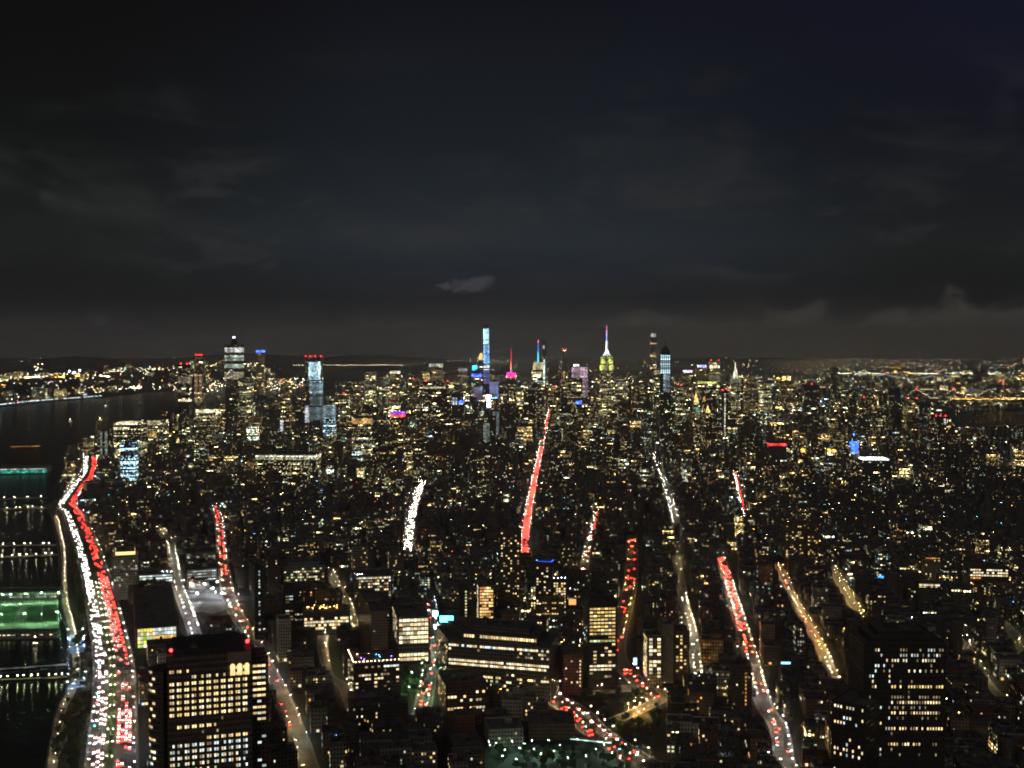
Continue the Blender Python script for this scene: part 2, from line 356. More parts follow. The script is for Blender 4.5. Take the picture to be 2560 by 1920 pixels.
def walk(pts, step, start=0.0):
    """points every `step` metres along a polyline: (point, tangent)"""
    out = []; need = start
    for a, b in zip(pts, pts[1:]):
        l = (b - a).length
        if l < 1e-6: continue
        while need <= l: out.append((a.lerp(b, need / l), (b - a).normalized())); need += step
        need -= l
    return out

# ------------------------------------------------------------------ ground, land and water
def flat(poly, z, name, mat, wall=0.0):
    bm = bmesh.new(); vs = [bm.verts.new((p[0], p[1], z)) for p in poly]; f = bm.faces.new(vs); f.normal_update()
    if f.normal.z < 0: f.normal_flip()
    if wall:
        n = len(vs); lo = [bm.verts.new((p[0], p[1], z - wall)) for p in poly]
        for i in range(n): bm.faces.new((vs[i], vs[(i + 1) % n], lo[(i + 1) % n], lo[i]))
    bmesh.ops.triangulate(bm, faces=[x for x in bm.faces if len(x.verts) > 4]); bmesh.ops.recalc_face_normals(bm, faces=bm.faces)
    me = bpy.data.meshes.new(name); bm.to_mesh(me); bm.free(); me.materials.append(mat)
    return tag(link(name, me), kind='structure')
shore_px = [(105, 2000), (110, 1920), (136, 1781), (162, 1729), (174, 1671), (166, 1579), (150, 1512), (146, 1440), (145, 1375), (128, 1290), (112, 1262), (130, 1225), (150, 1190), (158, 1160), (160, 1140), (190, 1122), (235, 1110), (305, 1100), (500, 1052), (702, 1006), (850, 975), (1000, 946), (1012, 930), (990, 916)]
MAN = [tuple(gnd(*p)[:2]) for p in shore_px]
# east river shore on the far side, from the north back to the south
er_near = [tuple(gnd(*p)[:2]) for p in ((2360, 1052), (2400, 1066), (2480, 1074), (2600, 1082), (2900, 1090))]
er_far = [tuple(gnd(*p)[:2]) for p in ((2360, 1046), (2420, 1028), (2500, 1022), (2600, 1020), (2900, 1020))]
MANPOLY = MAN + [(-900, 24000), (-900, 27000), (29000, 27000)] + [er_far[-1]] + list(reversed(er_far[:-1])) + er_near + [(9000, 3000), (3000, -600), (-200, -600), (-300, 500)]
NJ_px = [(-300, 1040), (0, 1019), (120, 1005), (255, 993), (350, 982), (440, 976), (560, 962), (672, 951), (760, 938), (850, 926), (960, 916)]
NJPOLY = [tuple(gnd(*p)[:2]) for p in NJ_px] + [(-1500, 24000), (-1500, 27000), (-29000, 27000), (-29000, 5000)]
flat([(-29500, -2000), (29500, -2000), (29500, 27200), (-29500, 27200)], -6.0, 'ground', GROUND)
flat([(-26000, -1500), (14000, -1500), (14000, 27100), (-26000, 27100)], -2.2, 'river', WATER)
flat(MANPOLY, 0, 'island_ground', GROUND, 4)
flat(NJPOLY, 0, 'far_shore_ground', GROUND, 4)
def inside_many(poly, X, Y):
    r = np.zeros(len(X), bool); n = len(poly)
    for i in range(n):
        x0, y0 = poly[i]; x1, y1 = poly[(i + 1) % n]
        c = ((y0 > Y) != (y1 > Y)) & (X < (x1 - x0) * (Y - y0) / ((y1 - y0) if y1 != y0 else 1e-9) + x0); r ^= c
    return r
# ridge across the river
def ridge(name, pts, zs, half):
    mb = MB(); P = [Vector((p[0], p[1], 0)) for p in pts]; prof = (-1, -.5, -.15, .15, .6, 1); hh = (0, .75, 1, 1, .6, 0); rows = []
    for i, p in enumerate(P):
        t = (P[min(i + 1, len(P) - 1)] - P[max(i - 1, 0)]).normalized(); s = Vector((-t.y, t.x, 0))
        rows.append([(p.x + s.x * half * a, p.y + s.y * half * a, -1 + zs[i] * h) for a, h in zip(prof, hh)])
    for i in range(len(P) - 1):
        for j in range(5): mb.face([rows[i][j], rows[i][j + 1], rows[i + 1][j + 1], rows[i + 1][j]])
    return tag(mb.build(name, GROUND), kind='structure')
RIDGE = [at(-200, 950, 9000), at(100, 950, 10200), at(300, 930, 11200), at(470, 930, 12500), at(620, 920, 14500), at(760, 900, 17500)]
ridge('hills', RIDGE, (60, 80, 110, 120, 120, 60), 900)

FARHILL = [at(px, 900, 25200 + random.uniform(-250, 250)) for px in range(-700, 3300, 55)]
_hz = [(.55 + .3 * math.sin(i_ * .31) + .22 * math.sin(i_ * .83 + 1) + random.uniform(0, .3)) * (120 if p.x < -2500 else 80 if p.x < 1500 else 55) for i_, p in enumerate(FARHILL)]
ridge('hills', FARHILL, _hz, 1500)
for k, (pts, w, d) in STREETS.items():
    near = pts[0].length < 3300
    strip(pts, w, .03, 'road', ASPH)
    if near:
        for s in (-1, 1):
            tag_o = strip(pts, 2.8, .15, 'pavement', PAVE, off=s * (w / 2 + 1.5))
# painted lane lines on the widest roads
for k, offs in (('hwy', (-14, -10.6, 10.6, 14)), ('canal', (-8, -4.5, 0, 4.5, 8)), ('lower', (-6, 0, 6))):
    mb = MB()
    for o in offs:
        for p, t in walk(STREETS[k][0], 12, 3):
            if p.y > 2000: continue
            s = Vector((t.y, -t.x, 0)); c = p + s * o
            mb.face([c - s * .12 - t * 2.2, c + s * .12 - t * 2.2, c + s * .12 + t * 2.2, c - s * .12 + t * 2.2])
    mb.v = [(v[0], v[1], .036) for v in mb.v]
    tag(mb.build('road_markings', PAINT), kind='structure')
# planted median of the highway
for off, wdt in ((-2.0, 7.0),):
    strip([p for p in STREETS['hwy'][0] if p.y < 2750], wdt, .14, 'median_strip', GRASS, off=off)

# ------------------------------------------------------------------ buildings
def unit_box(name, mat):
    mb = MB(); mb.box(0, 0, -.5, 1, 1, 1)
    o = mb.build(name, mat); me = o.data; bpy.data.objects.remove(o); return me
def win_box(mb, x, y, z, w, h, rot, mi):
    p = rect(x, y, w, .24, rot); k = random.randrange(900); zz = ((z - h / 2), (z + h / 2)); t = ((k + .01, 0), (k + .99, 0), (k + .99, 1), (k + .01, 1))
    for i in range(4): a, b = p[i], p[(i + 1) % 4]; mb.face([(*a, zz[0]), (*b, zz[0]), (*b, zz[1]), (*a, zz[1])], t, mi)
    mb.face([(*q, zz[1]) for q in p], t, mi); mb.face([(*q, zz[0]) for q in reversed(p)], t, mi)
def unit_win(m):
    mb = MB(); win_box(mb, 0, 0, 0, 1, 1, 0, 0); mb.v = [(v[0], v[1] / .24, v[2]) for v in mb.v]; o = mb.build('window', m); me = o.data; bpy.data.objects.remove(o); return me
WINMESH = [unit_win(m) for m in WIN]
def tank_mesh():
    mb = MB()
    for x in (-1, 1):
        for y in (-1, 1): mb.tube((x * 1.3, y * 1.3, 0), (x * 1.3, y * 1.3, 3), .14, k=5)
    mb.tube((0, 0, 3), (0, 0, 6.6), 2.0, 1.9, 12); mb.tube((0, 0, 6.6), (0, 0, 8.0), 2.1, .1, 12)
    o = mb.build('water_tank', WOOD); me = o.data; bpy.data.objects.remove(o); return me
def plant_mesh():
    mb = MB(); mb.box(0, 0, 0, 4, 3, 2.0); mb.tube((-1, 0, 2), (-1, 0, 2.5), .8, k=10); mb.tube((1, 0, 2), (1, 0, 2.5), .8, k=10); mb.box(3.2, .4, 0, 1.2, 1.6, 1.2)
    o = mb.build('rooftop_cooler', METAL); me = o.data; bpy.data.objects.remove(o); return me
TANK, COOLER = tank_mesh(), plant_mesh()

def shell(poly, z0, h, name, mat, parent, parapet=1.0, off=0.0):
    """outer wall with a parapet that has thickness"""
    mb = MB(); mb.prism(poly, z0, h + parapet, 0, False, False, off=off); ins = inset(poly, .55); n = len(poly)
    for i in range(n):
        a, b, c, d = poly[i], poly[(i + 1) % n], ins[(i + 1) % n], ins[i]
        mb.face([(*a, h + parapet), (*b, h + parapet), (*c, h + parapet), (*d, h + parapet)], [(0, 0)] * 4)
        mb.face([(*d, h + parapet), (*c, h + parapet), (*c, h - .05), (*d, h - .05)], [(0, 0)] * 4)
    w = mb.build(name, mat, parent)
    rb = MB(); rb.face([(*p, h) for p in ins]); rf = rb.build('roof', ROOF, parent)
    return w, rf
def add_windows(root, wins, maxn=100, name='window'):
    """wins: (x, y, z, angle, width, height, colour index) in the building's own frame"""
    for x, y, z, a, w, h, c in wins[:maxn]:
        o = bpy.data.objects.new(name, WINMESH[c]); col.objects.link(o); o.parent = root
        o.location = (x, y, z); o.rotation_euler = (0, 0, a); o.scale = (w, .24, h)
    if len(wins) > maxn:
        mb = MB()
        for x, y, z, a, w, h, c in wins[maxn:]: win_box(mb, x, y, z, w, h, -math.degrees(a), c)
        o = mb.build('lit_window_field', WIN, root); o['kind'] = 'stuff'
def face_windows(poly, o, i, z0, z1, bay, flo, ww, wh, pick, margin=1.0):
    a, b = poly[i], poly[(i + 1) % len(poly)]; ln = math.hypot(b[0] - a[0], b[1] - a[1]); t = ((b[0] - a[0]) / ln, (b[1] - a[1]) / ln); n = (t[1], -t[0])
    nc = max(1, int((ln - 2 * margin) / bay)); nr = max(1, int((z1 - z0) / flo)); st = (ln - nc * bay) / 2; ang = math.atan2(t[1], t[0]); out = []
    for r in range(nr):
        z = z1 - (r + .5) * flo
        for c in range(nc):
            k = pick(r, c, nr, nc)
            if k is None: continue
            k, sw = k if isinstance(k, tuple) else (k, 1.0)
            s = st + (c + .5) * bay
            out.append((a[0] + t[0] * s + n[0] * .1 - o[0], a[1] + t[1] * s + n[1] * .1 - o[1], z, ang, ww * sw, wh, k))
    return out
def faces_seen(poly):
    out = []
    for i in range(len(poly)):
        a, b = poly[i], poly[(i + 1) % len(poly)]; n = (b[1] - a[1], -(b[0] - a[0]))
        if -(a[0] * n[0] + a[1] * n[1]) > 0: out.append(i)
    return out
def centre(poly): return (sum(p[0] for p in poly) / len(poly), sum(p[1] for p in poly) / len(poly))
def front_rect(pxl, pxr, ytop, d, th, depth):
    """front-left corner on the photo ray (pxl, ytop) at distance d; front runs to the ray pxr"""
    p = at(pxl, ytop, d); u, yy, _ = ray(pxr, ytop); k = u / yy; t = R(th)
    w = (k * p.y - p.x) / (math.cos(t) + k * math.sin(t)); c = (math.cos(t), -math.sin(t)); a = (math.sin(t), math.cos(t))
    q = [(p.x, p.y), (p.x + c[0] * w, p.y + c[1] * w)]
    return q + [(q[1][0] + a[0] * depth, q[1][1] + a[1] * depth), (q[0][0] + a[0] * depth, q[0][1] + a[1] * depth)], p.z
HSEEN = []
HEROES = []   # footprints that the filler city keeps clear of
def rnd_pick(p, cols=(0, 0, 1, 2, 2, 3, 5, 5), rowbias=None):
    rows = {}
    def f(r, c, nr, nc):
        if r not in rows: rows[r] = random.random() * 1.6
        return random.choice(cols) if random.random() < p * (rows[r] if rowbias else 1) else None
    return f
def hero(name, label, cat, span, ytop, base, th, depth, wall, wins=(), h=None, setbacks=(), extra=None, poly=None, roof_bits=2, group=None):
    d = base if base > 0 else gnd(span[0], -base).y      # a negative base is the photo row where the front meets the ground
    if poly is None: poly, z = front_rect(span[0], span[1], ytop, d, th, depth)
    else: z = h
    if poly is not None and len(poly) == 4:
        zb = proj(poly[0][0], poly[0][1], 0)[1]; yt = ytop or 1600; HSEEN.append((span[0], span[1], min(1915, yt + (min(zb, 1925) - yt) * (.9 if d < 1400 else .7)), min(p[1] for p in poly)))
    h = h or z; o = centre(poly); HEROES.append(poly)
    root = thing(name, label, cat, (o[0], o[1], 0), group); lp = local(poly, o)
    shell(lp, 0, h, 'wall', wall, root, 1.1, off=random.random() * 40)
    tops = [(lp, h)]
    for k, dh in setbacks:
        q = inset(tops[-1][0], k); hh = tops[-1][1] + dh
        shell(q, tops[-1][1], hh, 'setback_wall', wall, root, 1.0, off=random.random() * 40); tops.append((q, hh))
    q, hh = tops[-1]; c = centre(q); ext = math.sqrt(abs((q[1][0] - q[0][0]) * (q[2][1] - q[1][1]))) if len(q) == 4 else 20
    for i in range(roof_bits):
        t = random.random() * .5 + .25; s = random.random() * .5 + .25
        x = q[0][0] * (1 - t) * (1 - s) + q[1][0] * t * (1 - s) + q[2][0] * t * s + q[3][0] * (1 - t) * s
        y = q[0][1] * (1 - t) * (1 - s) + q[1][1] * t * (1 - s) + q[2][1] * t * s + q[3][1] * (1 - t) * s
        if i % 2 == 0:
            b = MB(); b.box(x, y, hh, 5 + random.random() * 6, 4 + random.random() * 4, 3.2 + random.random() * 2, th); b.build('bulkhead', wall, root)
        else: link('rooftop_cooler', COOLER, root, (x, y, hh)).rotation_euler = (0, 0, R(-th))
    W_ = []
    for s in wins:
        lev = s.get('level', 0); zz = tops[lev][1]; zb = 0 if lev == 0 else tops[lev - 1][1]
        W_ += face_windows(tops[lev][0], (0, 0), s.get('face', 0), s.get('z0', zb + 4), zz - s.get('top', 1.0), s['bay'], s['flo'], s['ww'], s['wh'], s['pick'])
    add_windows(root, W_)
    if extra: extra(root, tops, o)
    return root, tops, o
def beacon(root, x, y, z, mat=None, r=.9):
    mb = MB(); mb.tube((0, 0, 0), (0, 0, 2.0), .12, k=5, mi=1)
    bm_ = bmesh.new(); bmesh.ops.create_icosphere(bm_, subdivisions=2, radius=r)
    for f in bm_.faces: mb.face([(v.co.x, v.co.y, v.co.z + 2.0 + r * .8) for v in f.verts])
    bm_.free(); return mb.build('beacon', [mat or glow_red, METAL], root, (x, y, z))
glow_red = glow('beacon_red', (1, .02, .02), 14)
glow_bluelit = glow('terrace_blue', (.04, .12, 1), 3)

LAMPS_SMALL = {}
def roof_lamp(root, x, y, z, kind):
    if kind not in LAMPS_SMALL:
        c, s = {'amber': ((1, .55, .12), 60), 'purple': ((.35, .15, 1), 30), 'blue': ((.1, .3, 1), 40), 'string': ((1, .62, .3), 45), 'teal': ((.05, .9, .8), 30), 'cool': ((.85, .95, 1), 90)}[kind]
        mb = MB(); mb.tube((0, 0, 0), (0, 0, 2.4), .07, k=5, mi=1); mb.tube((0, 0, 2.4), (0, 0, 2.75), .34, .2, 8)
        o = mb.build('roof_lamp', [glow('roof_lamp_' + kind, c, s, 'FRONT_BACK'), METAL]); LAMPS_SMALL[kind] = o.data; bpy.data.objects.remove(o)
    return link('roof_lamp', LAMPS_SMALL[kind], root, (x, y, z))
def gcol_plain(name, c, s):
    m = new_mat(name); g = G(m); n = g.noise(.6, 3); g.bsdf((.2, .2, .2), .5, 0, c, g.math('MULTIPLY', g.math('MULTIPLY_ADD', n, 1.6, .2), s)); m.cycles.emission_sampling = 'NONE'; return m
# --- the big office tower at the lower left, grid of paired windows
def citi_pick(r, c, nr, nc):
    if c % 3 == 2: return None
    row = r
    if row == 0: return 0 if c in (0, 1, 3, 4, 6, 7) and random.random() < .8 else (1 if c > nc - 8 else None)
    if row == 1: return random.choice((0, 1, 2)) if c > 8 and random.random() < .6 or c > nc - 8 else None
    if row <= 7: return random.choice((0, 0, 1, 2)) if random.random() < .96 else 5
    if row == 9: return 0 if c < nc * .55 and random.random() < .8 else None
    if row in (8, 10): return None if random.random() < .95 else 5
    if row == 11: return random.choice((1, 0)) if c > nc * .42 else None
    if row <= 14: return random.choice((3, 3, 2)) if random.random() < .9 and (c > nc * .45 or random.random() < .8) else (5 if random.random() < .5 else None)
    return random.choice((3, 2, 6, 3, 0)) if random.random() < .75 else None
def citi_extra(root, tops, o):
    p, h = tops[0]
    lo = inset(p, 6.0)
    m = MB(); m.prism(lo, h, h + 3.2, 0, True); m.build('plant_screen', METAL, root)
    for i, (a, b) in enumerate(((.05, .1), (.97, .3))):
        x = p[0][0] + (p[1][0] - p[0][0]) * a + (p[3][0] - p[0][0]) * b; y = p[0][1] + (p[1][1] - p[0][1]) * a + (p[3][1] - p[0][1]) * b
        beacon(root, x, y, h + 1.1, r=1.2)
    # gold-lit arched loggia at the upper right corner
    t = ((p[1][0] - p[0][0]), (p[1][1] - p[0][1])); ln = math.hypot(*t); t = (t[0] / ln, t[1] / ln); n = (t[1], -t[0])
    lm = MB()
    for k in range(3):
        s = ln - 3.5 - k * 5.2; x = p[0][0] + t[0] * s + n[0] * .5; y = p[0][1] + t[1] * s + n[1] * .5
        lm.box(x, y, h - 16.5, 3.4, .8, 7.0, -math.degrees(math.atan2(t[1], t[0]))); lm.tube((x - n[0] * .4, y - n[1] * .4, h - 9.6), (x + n[0] * .4, y + n[1] * .4, h - 9.6), 1.7, k=14)
    lm.build('arched_loggia', gcol_plain('loggia_gold', (1, .74, .34), 1.1), root)
    cb = MB(); q = [(p[0][0] + t[0] * (ln - 17) + n[0] * .25, p[0][1] + t[1] * (ln - 17) + n[1] * .25)]
    cb.box(q[0][0] + t[0] * 8, q[0][1] + t[1] * 8, h - 6, 17, .9, 6.8, -math.degrees(math.atan2(t[1], t[0]))); cb.build('stone_corner', MATS['tan_cladding'], root)
    # curved bay of balconies on the river side
    bz = MB(); c = (p[0][0] + (p[3][0] - p[0][0]) * .35, p[0][1] + (p[3][1] - p[0][1]) * .35); r = 13.0
    arc = [(c[0] + r * math.cos(a), c[1] + r * math.sin(a)) for a in [R(100 + 16 * i) for i in range(12)]]
    bz.prism(arc, 0, h - 12, 0, True); bz.build('curved_bay', BRICK['dark brick'], root)
    sl = MB()
    for k in range(18):
        z = h - 15 - k * 4.55
        ra = [(c[0] + (r + .9) * math.cos(a), c[1] + (r + .9) * math.sin(a)) for a in [R(108 + 14 * i) for i in range(12)]]
        sl.prism(ra, z, z + .35, 0, True, True)
    o2 = sl.build('balcony_stack', PAVE, root); o2['kind'] = 'stuff'
    lit = []
    for k in range(18):
        if k % 6 == 4: continue
        for a in (215, 228, 241):
            if random.random() < .55: lit.append((c[0] + (r + .1) * math.cos(R(a)), c[1] + (r + .1) * math.sin(R(a)), h - 13 - k * 4.55, R(a + 90), 2.4, 1.7, random.choice((0, 5, 2, 3 if k > 11 else 0))))
    add_windows(root, lit, 40)
    # lower wing towards the avenue, banded windows
    w0 = p[1]; a = ((p[2][0] - p[1][0]), (p[2][1] - p[1][1])); al = math.hypot(*a); a = (a[0] / al, a[1] / al)
    wing = [(w0[0] + a[0] * 20 + t[0] * .2, w0[1] + a[1] * 20 + t[1] * .2)]
    wing += [(wing[0][0] + t[0] * 14, wing[0][1] + t[1] * 14)]; wing += [(wing[1][0] + a[0] * 30, wing[1][1] + a[1] * 30), (wing[0][0] + a[0] * 30, wing[0][1] + a[1] * 30)]
    shell(wing, 0, h - 10, 'side_wing', BRICK['brown brick'], root, 1.0)
    add_windows(root, face_windows(wing, (0, 0), 0, 40, h - 14, 3.3, 4.55, 2.7, 1.7, lambda r_, c_, nr, nc: (random.choice((0, 0, 1)) if r_ < 10 and random.random() < .9 and r_ != 6 else (3 if random.random() < .25 else None))))
plain('tan_cladding', (.30, .24, .17), .8)
CITIWALL = facade('office_cladding', (.15, .105, .085), 2.05, 4.55, 0, ww=.6, wh=.52)
hero('office_tower', 'broad brown office tower with a grid of paired warm windows beside the riverside highway', 'tower', (417, 629), 1645, 870, -17, 55, CITIWALL,
     [dict(bay=1.75, flo=4.6, ww=1.2, wh=2.1, top=8.5, z0=55, pick=citi_pick)], extra=citi_extra, roof_bits=2)

# --- dark stepped tower at the lower right
def dark_pick(r, c, nr, nc):
    full = {0: (.2, 3), 1: (.5, 3), 2: (.45, 2), 4: (.3, 2), 7: (.6, 1), 9: (.5, 5), 10: (.55, 0), 11: (.2, 3), 12: (.6, 0), 13: (.1, 3), 15: (.65, 0), 18: (.45, 0)}
    if r in full and c > nc * .32: return full[r][1] if random.random() < full[r][0] else (5 if random.random() < .3 else None)
    if c < nc * .32: return random.choice((0, 3, 5)) if random.random() < .22 else None
    return 5 if random.random() < .05 else None
DARKWALL = facade('dark_tower_brick', (.045, .036, .03), 2.6, 4.4, 0, ww=.4, wh=.5)
def dark_extra(root, tops, o):
    lp, h = tops[0]
    wing, z = front_rect(2079, 2166, 1752, 985, 38, 45); HEROES.append(wing); wl = local(wing, o)
    shell(wl, 0, z, 'stepped_wing', DARKWALL, root, 1.0)
    add_windows(root, face_windows(wl, (0, 0), 0, 20, z - 1, 2.6, 4.4, 1.1, 2.2, lambda r, c, nr, nc: (random.choice((0, 2, 3)) if random.random() < {0: .4, 2: .5, 3: .7, 7: .3, 8: .75, 9: .3}.get(r, .03) else None)), 60)
hero('stepped_tower', 'dark brick tower with stepped wings and scattered rows of lit windows', 'tower', (2160, 2366), 1612, 990, 1, 48, DARKWALL,
     [dict(bay=2.3, flo=4.4, ww=1.0, wh=2.2, top=2, z0=40, pick=dark_pick)], setbacks=((8, 5), (9, 4)), extra=dark_extra)

# --- glass-and-grid block beside the cyan screens
GRID = facade('pale_grid', (.20, .20, .17), 4.0, 5.2, 0, ww=.8, wh=.72)
def grid_pick(r, c, nr, nc):
    if r in (6, 7): return None
    return random.choice((2, 2, 0)) if random.random() < (.97 if r in (0, 1, 3, 4) else .8) else 5
hero('office_block', 'square block with a bright pale window grid, beside the cyan screens and small green park', 'building', (993, 1075), 1545, 1425, -10, 75, GRID,
     [dict(bay=4.4, flo=5.2, ww=3.7, wh=3.4, top=.8, z0=4, pick=grid_pick), dict(face=3, bay=3.6, flo=5.2, ww=1.7, wh=2.0, top=.8, z0=20, pick=rnd_pick(.55, (0, 2, 5, 5)))])

# --- long wide block with two bright bands
LONG = facade('long_block_stone', (.19, .17, .14), 3.0, 4.1, 0, ww=.6, wh=.55)
def long_pick(r, c, nr, nc):
    q = {0: (.85, (2, 2, 3, 0)), 1: (.12, (5, 0)), 2: (.1, (2, 5)), 3: (.0, (5,)), 4: (.93, (0, 2, 2)), 5: (.9, (2, 2, 0)), 6: (.0, (5,)), 7: (.15, (5, 0)), 8: (.35, (0, 1)), 10: (.2, (0, 6))}.get(r, (.12, (5, 6, 0)))
    pr = q[0]
    if c > nc * .72 and r < 3: pr = max(pr, .4)
    if r > 6 and nc * .28 < c < nc * .5: pr = max(pr, .6)
    return random.choice(q[1]) if random.random() < pr else None
LP = [(-71, 1309), (41, 1277), (54, 1345), (-88, 1378)]
def long_extra(root, tops, o):
    p, h = tops[1]
    add_windows(root, face_windows(p, (0, 0), 0, h - 6.5, h - .8, 3.1, 5.2, 2.2, 3.0, lambda r, c, nr, nc: (0 if c not in (4, 5) else None)), 40)
hero('long_office_block', 'long low office block with two bright bands of windows and a stepped dark roof', 'building', (1115, 1376), 0, 1308, 16, 68, LONG,
     [dict(bay=3.0, flo=4.1, ww=2.4, wh=2.2, top=2.2, z0=4, pick=long_pick), dict(face=3, bay=3.4, flo=4.1, ww=1.4, wh=2.0, top=2, z0=10, pick=rnd_pick(.18, (0, 5)))],
     h=59, poly=LP, setbacks=((17, 8), (13, 6)), extra=long_extra)
hero('corner_block', 'square brick block with one bright lower row of windows before the long office block', 'building', (1114, 1217), 1712, 1222, -12, 52, BRICK['brown brick'],
     [dict(bay=3.3, flo=4.1, ww=2.3, wh=2.4, top=3, z0=3, pick=lambda r, c, nr, nc: random.choice((0, 2, 1)) if random.random() < {2: .3, 3: .25, 5: .95, 6: .3, 7: .1}.get(r, .05) else None),
      dict(face=3, bay=3.6, flo=4.1, ww=1.5, wh=2.2, top=2, z0=6, pick=rnd_pick(.28, (0, 5, 1)))], roof_bits=4)
def tower6(r, c, nr, nc):
    if r in (0,): return 1 if random.random() < .9 else None
    if r < 8: return random.choice((1, 1, 0)) if random.random() < .9 else 5
    if r == 9: return 6 if random.random() < .8 else 1
    if r in (13,): return 0 if random.random() < .4 else None
    if r in (16, 17): return 2 if random.random() < .95 else None
    if r > 22: return None
    return random.choice((1, 0, 5)) if random.random() < .2 else None
hero('slab_tower', 'dark slab tower with a block of yellow windows, standing over the plaza crossroads', 'tower', (1470, 1543), 1505, 1322, -6, 34, DARKWALL,
     [dict(bay=4.2, flo=4.0, ww=3.3, wh=2.0, top=6, z0=6, pick=tower6), dict(face=3, bay=4.2, flo=4.0, ww=2.4, wh=1.6, top=12, z0=40, pick=rnd_pick(.12, (3, 5)))], setbacks=((4, 5),))
hero('rose_brick_block', 'rose brick block with few windows between the long block and slab tower', 'building', (1408, 1458), 1640, 1305, -4, 45, BRICK['red brick'],
     [dict(bay=3.1, flo=3.9, ww=1.3, wh=1.9, top=4, z0=6, pick=lambda r, c, nr, nc: 0 if (c == nc - 1 or random.random() < .12) else None),
      dict(bay=3.0, flo=4.5, ww=2.4, wh=2.6, top=42, z0=1, pick=lambda r, c, nr, nc: 3)])
hero('corner_tower', 'pale corner tower with bright stacked windows and a blank slab, east of the plaza street', 'tower', (1618, 1657), 1590, 1338, -3, 26, BRICK['tan brick'],
     [dict(bay=4.6, flo=4.2, ww=3.4, wh=2.6, top=2, z0=5, pick=lambda r, c, nr, nc: random.choice((2, 0, 2)) if random.random() < (.85 if c != 1 else .45) else None),
      dict(face=3, bay=2.6, flo=4.2, ww=1.8, wh=2.4, top=2, z0=8, pick=rnd_pick(.7, (0, 2, 1)))])
hero('blank_slab', 'tall blank grey slab rising directly behind the pale corner tower', 'building', (1655, 1684), 1562, 1350, -3, 30, plain('blank_stucco', (.24, .21, .17), .9, 0, .2), [], roof_bits=1)
hero('brick_tower', 'brown tower with three lit columns of windows next to the blank grey slab', 'tower', (1684, 1723), 1578, 1362, -3, 32, BRICK['brown brick'],
     [dict(bay=4.6, flo=4.0, ww=2.2, wh=2.0, top=4, z0=6, pick=lambda r, c, nr, nc: (1 if r == nr - 4 else random.choice((0, 2, 1))) if random.random() < (.45 if r != nr - 4 else 1) else None)])
AMBERLIT = facade('amber_lit_wall', (.42, .25, .09), 3.2, 4.2, 0)  # amber floodlight put into the wall colour
hero('amber_block', 'low building with a floodlit amber front just east of the cream street', 'building', (1754, 1808), 1600, -1663, 6, 24, AMBERLIT,
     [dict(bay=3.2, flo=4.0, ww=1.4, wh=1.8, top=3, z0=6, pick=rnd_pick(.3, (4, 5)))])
hero('red_brick_tower', 'dark brick tower with a column of red-lit windows beside the red-and-white street', 'tower', (1828, 1880), 1668, -1795, 6, 24, BRICK['dark brick'],
     [dict(bay=3.0, flo=4.0, ww=1.2, wh=1.7, top=4, z0=6, pick=lambda r, c, nr, nc: 4 if c == nc - 2 and random.random() < .8 else (random.choice((5, 0, 3)) if random.random() < .12 else None))])
def term_pick(r, c, nr, nc):
    if c < nc * .4: return random.choice((2, 6, 7, 1))
    return {0: 3, 1: 3, 2: 1, 3: 1}.get(r, 7)
hero('freight_terminal', 'very long black flat-roofed terminal with a yellow, blue and green lit glass end', 'building', (338, 446), 1571, 1496, -18, 262, BRICK['dark brick'],
     [dict(bay=3.6, flo=4.9, ww=3.1, wh=4.0, top=1.0, z0=2, pick=term_pick, level=0)], roof_bits=2)
hero('ribbon_block', 'office building with rows of pale windows and dark roof plant behind the golden terrace', 'building', (708, 812), 1418, -1480, -10, 60, BRICK['grey stone'],
     [dict(bay=3.4, flo=4.3, ww=2.6, wh=2.2, top=1.5, z0=4, pick=rnd_pick(.55, (2, 0, 5, 6, 5), 1))], setbacks=((9, 6),))
hero('flood_roof_garage', 'low garage topped by a dense cluster of cool white floodlights by the lamplit avenue', 'building', (466, 540), 1384, -1408, -18, 60, BRICK['grey stone'],
     [dict(bay=4.0, flo=4.0, ww=3.4, wh=1.4, top=1, z0=1, pick=rnd_pick(.4, (3, 5)))])
hero('parking_garage', 'open parking garage with three white-lit decks, south of the floodlit garage', 'building', (463, 546), 1425, -1458, -18, 50, BRICK['grey stone'],
     [dict(bay=7.5, flo=4.4, ww=6.4, wh=1.1, top=1.2, z0=2, pick=lambda r, c, nr, nc: 3 if random.random() < .9 else 5)])
def gold_extra(root, tops, o):
    p, h = tops[0]
    for i in range(14):
        t, s = random.random() * .8 + .1, random.random() * .3 + .55
        x = p[0][0] + (p[1][0] - p[0][0]) * t + (p[3][0] - p[0][0]) * s; y = p[0][1] + (p[1][1] - p[0][1]) * t + (p[3][1] - p[0][1]) * s
        roof_lamp(root, x, y, h, 'amber')
hero('gold_terrace_block', 'wide block with a golden-lit roof terrace above rows of warm windows', 'building', (757, 875), 1543, -1590, -10, 70, BRICK['dark brick'],
     [dict(bay=3.6, flo=4.2, ww=2.9, wh=2.8, top=1, z0=6, pick=lambda r, c, nr, nc: random.choice((0, 2)) if random.random() < ({0: .5, 1: .85, 2: .8, 3: .5}.get(r, .15) * (.35 if .38 < c / nc < .62 else 1)) else None)],
     extra=lambda *a: gold_extra(*a))
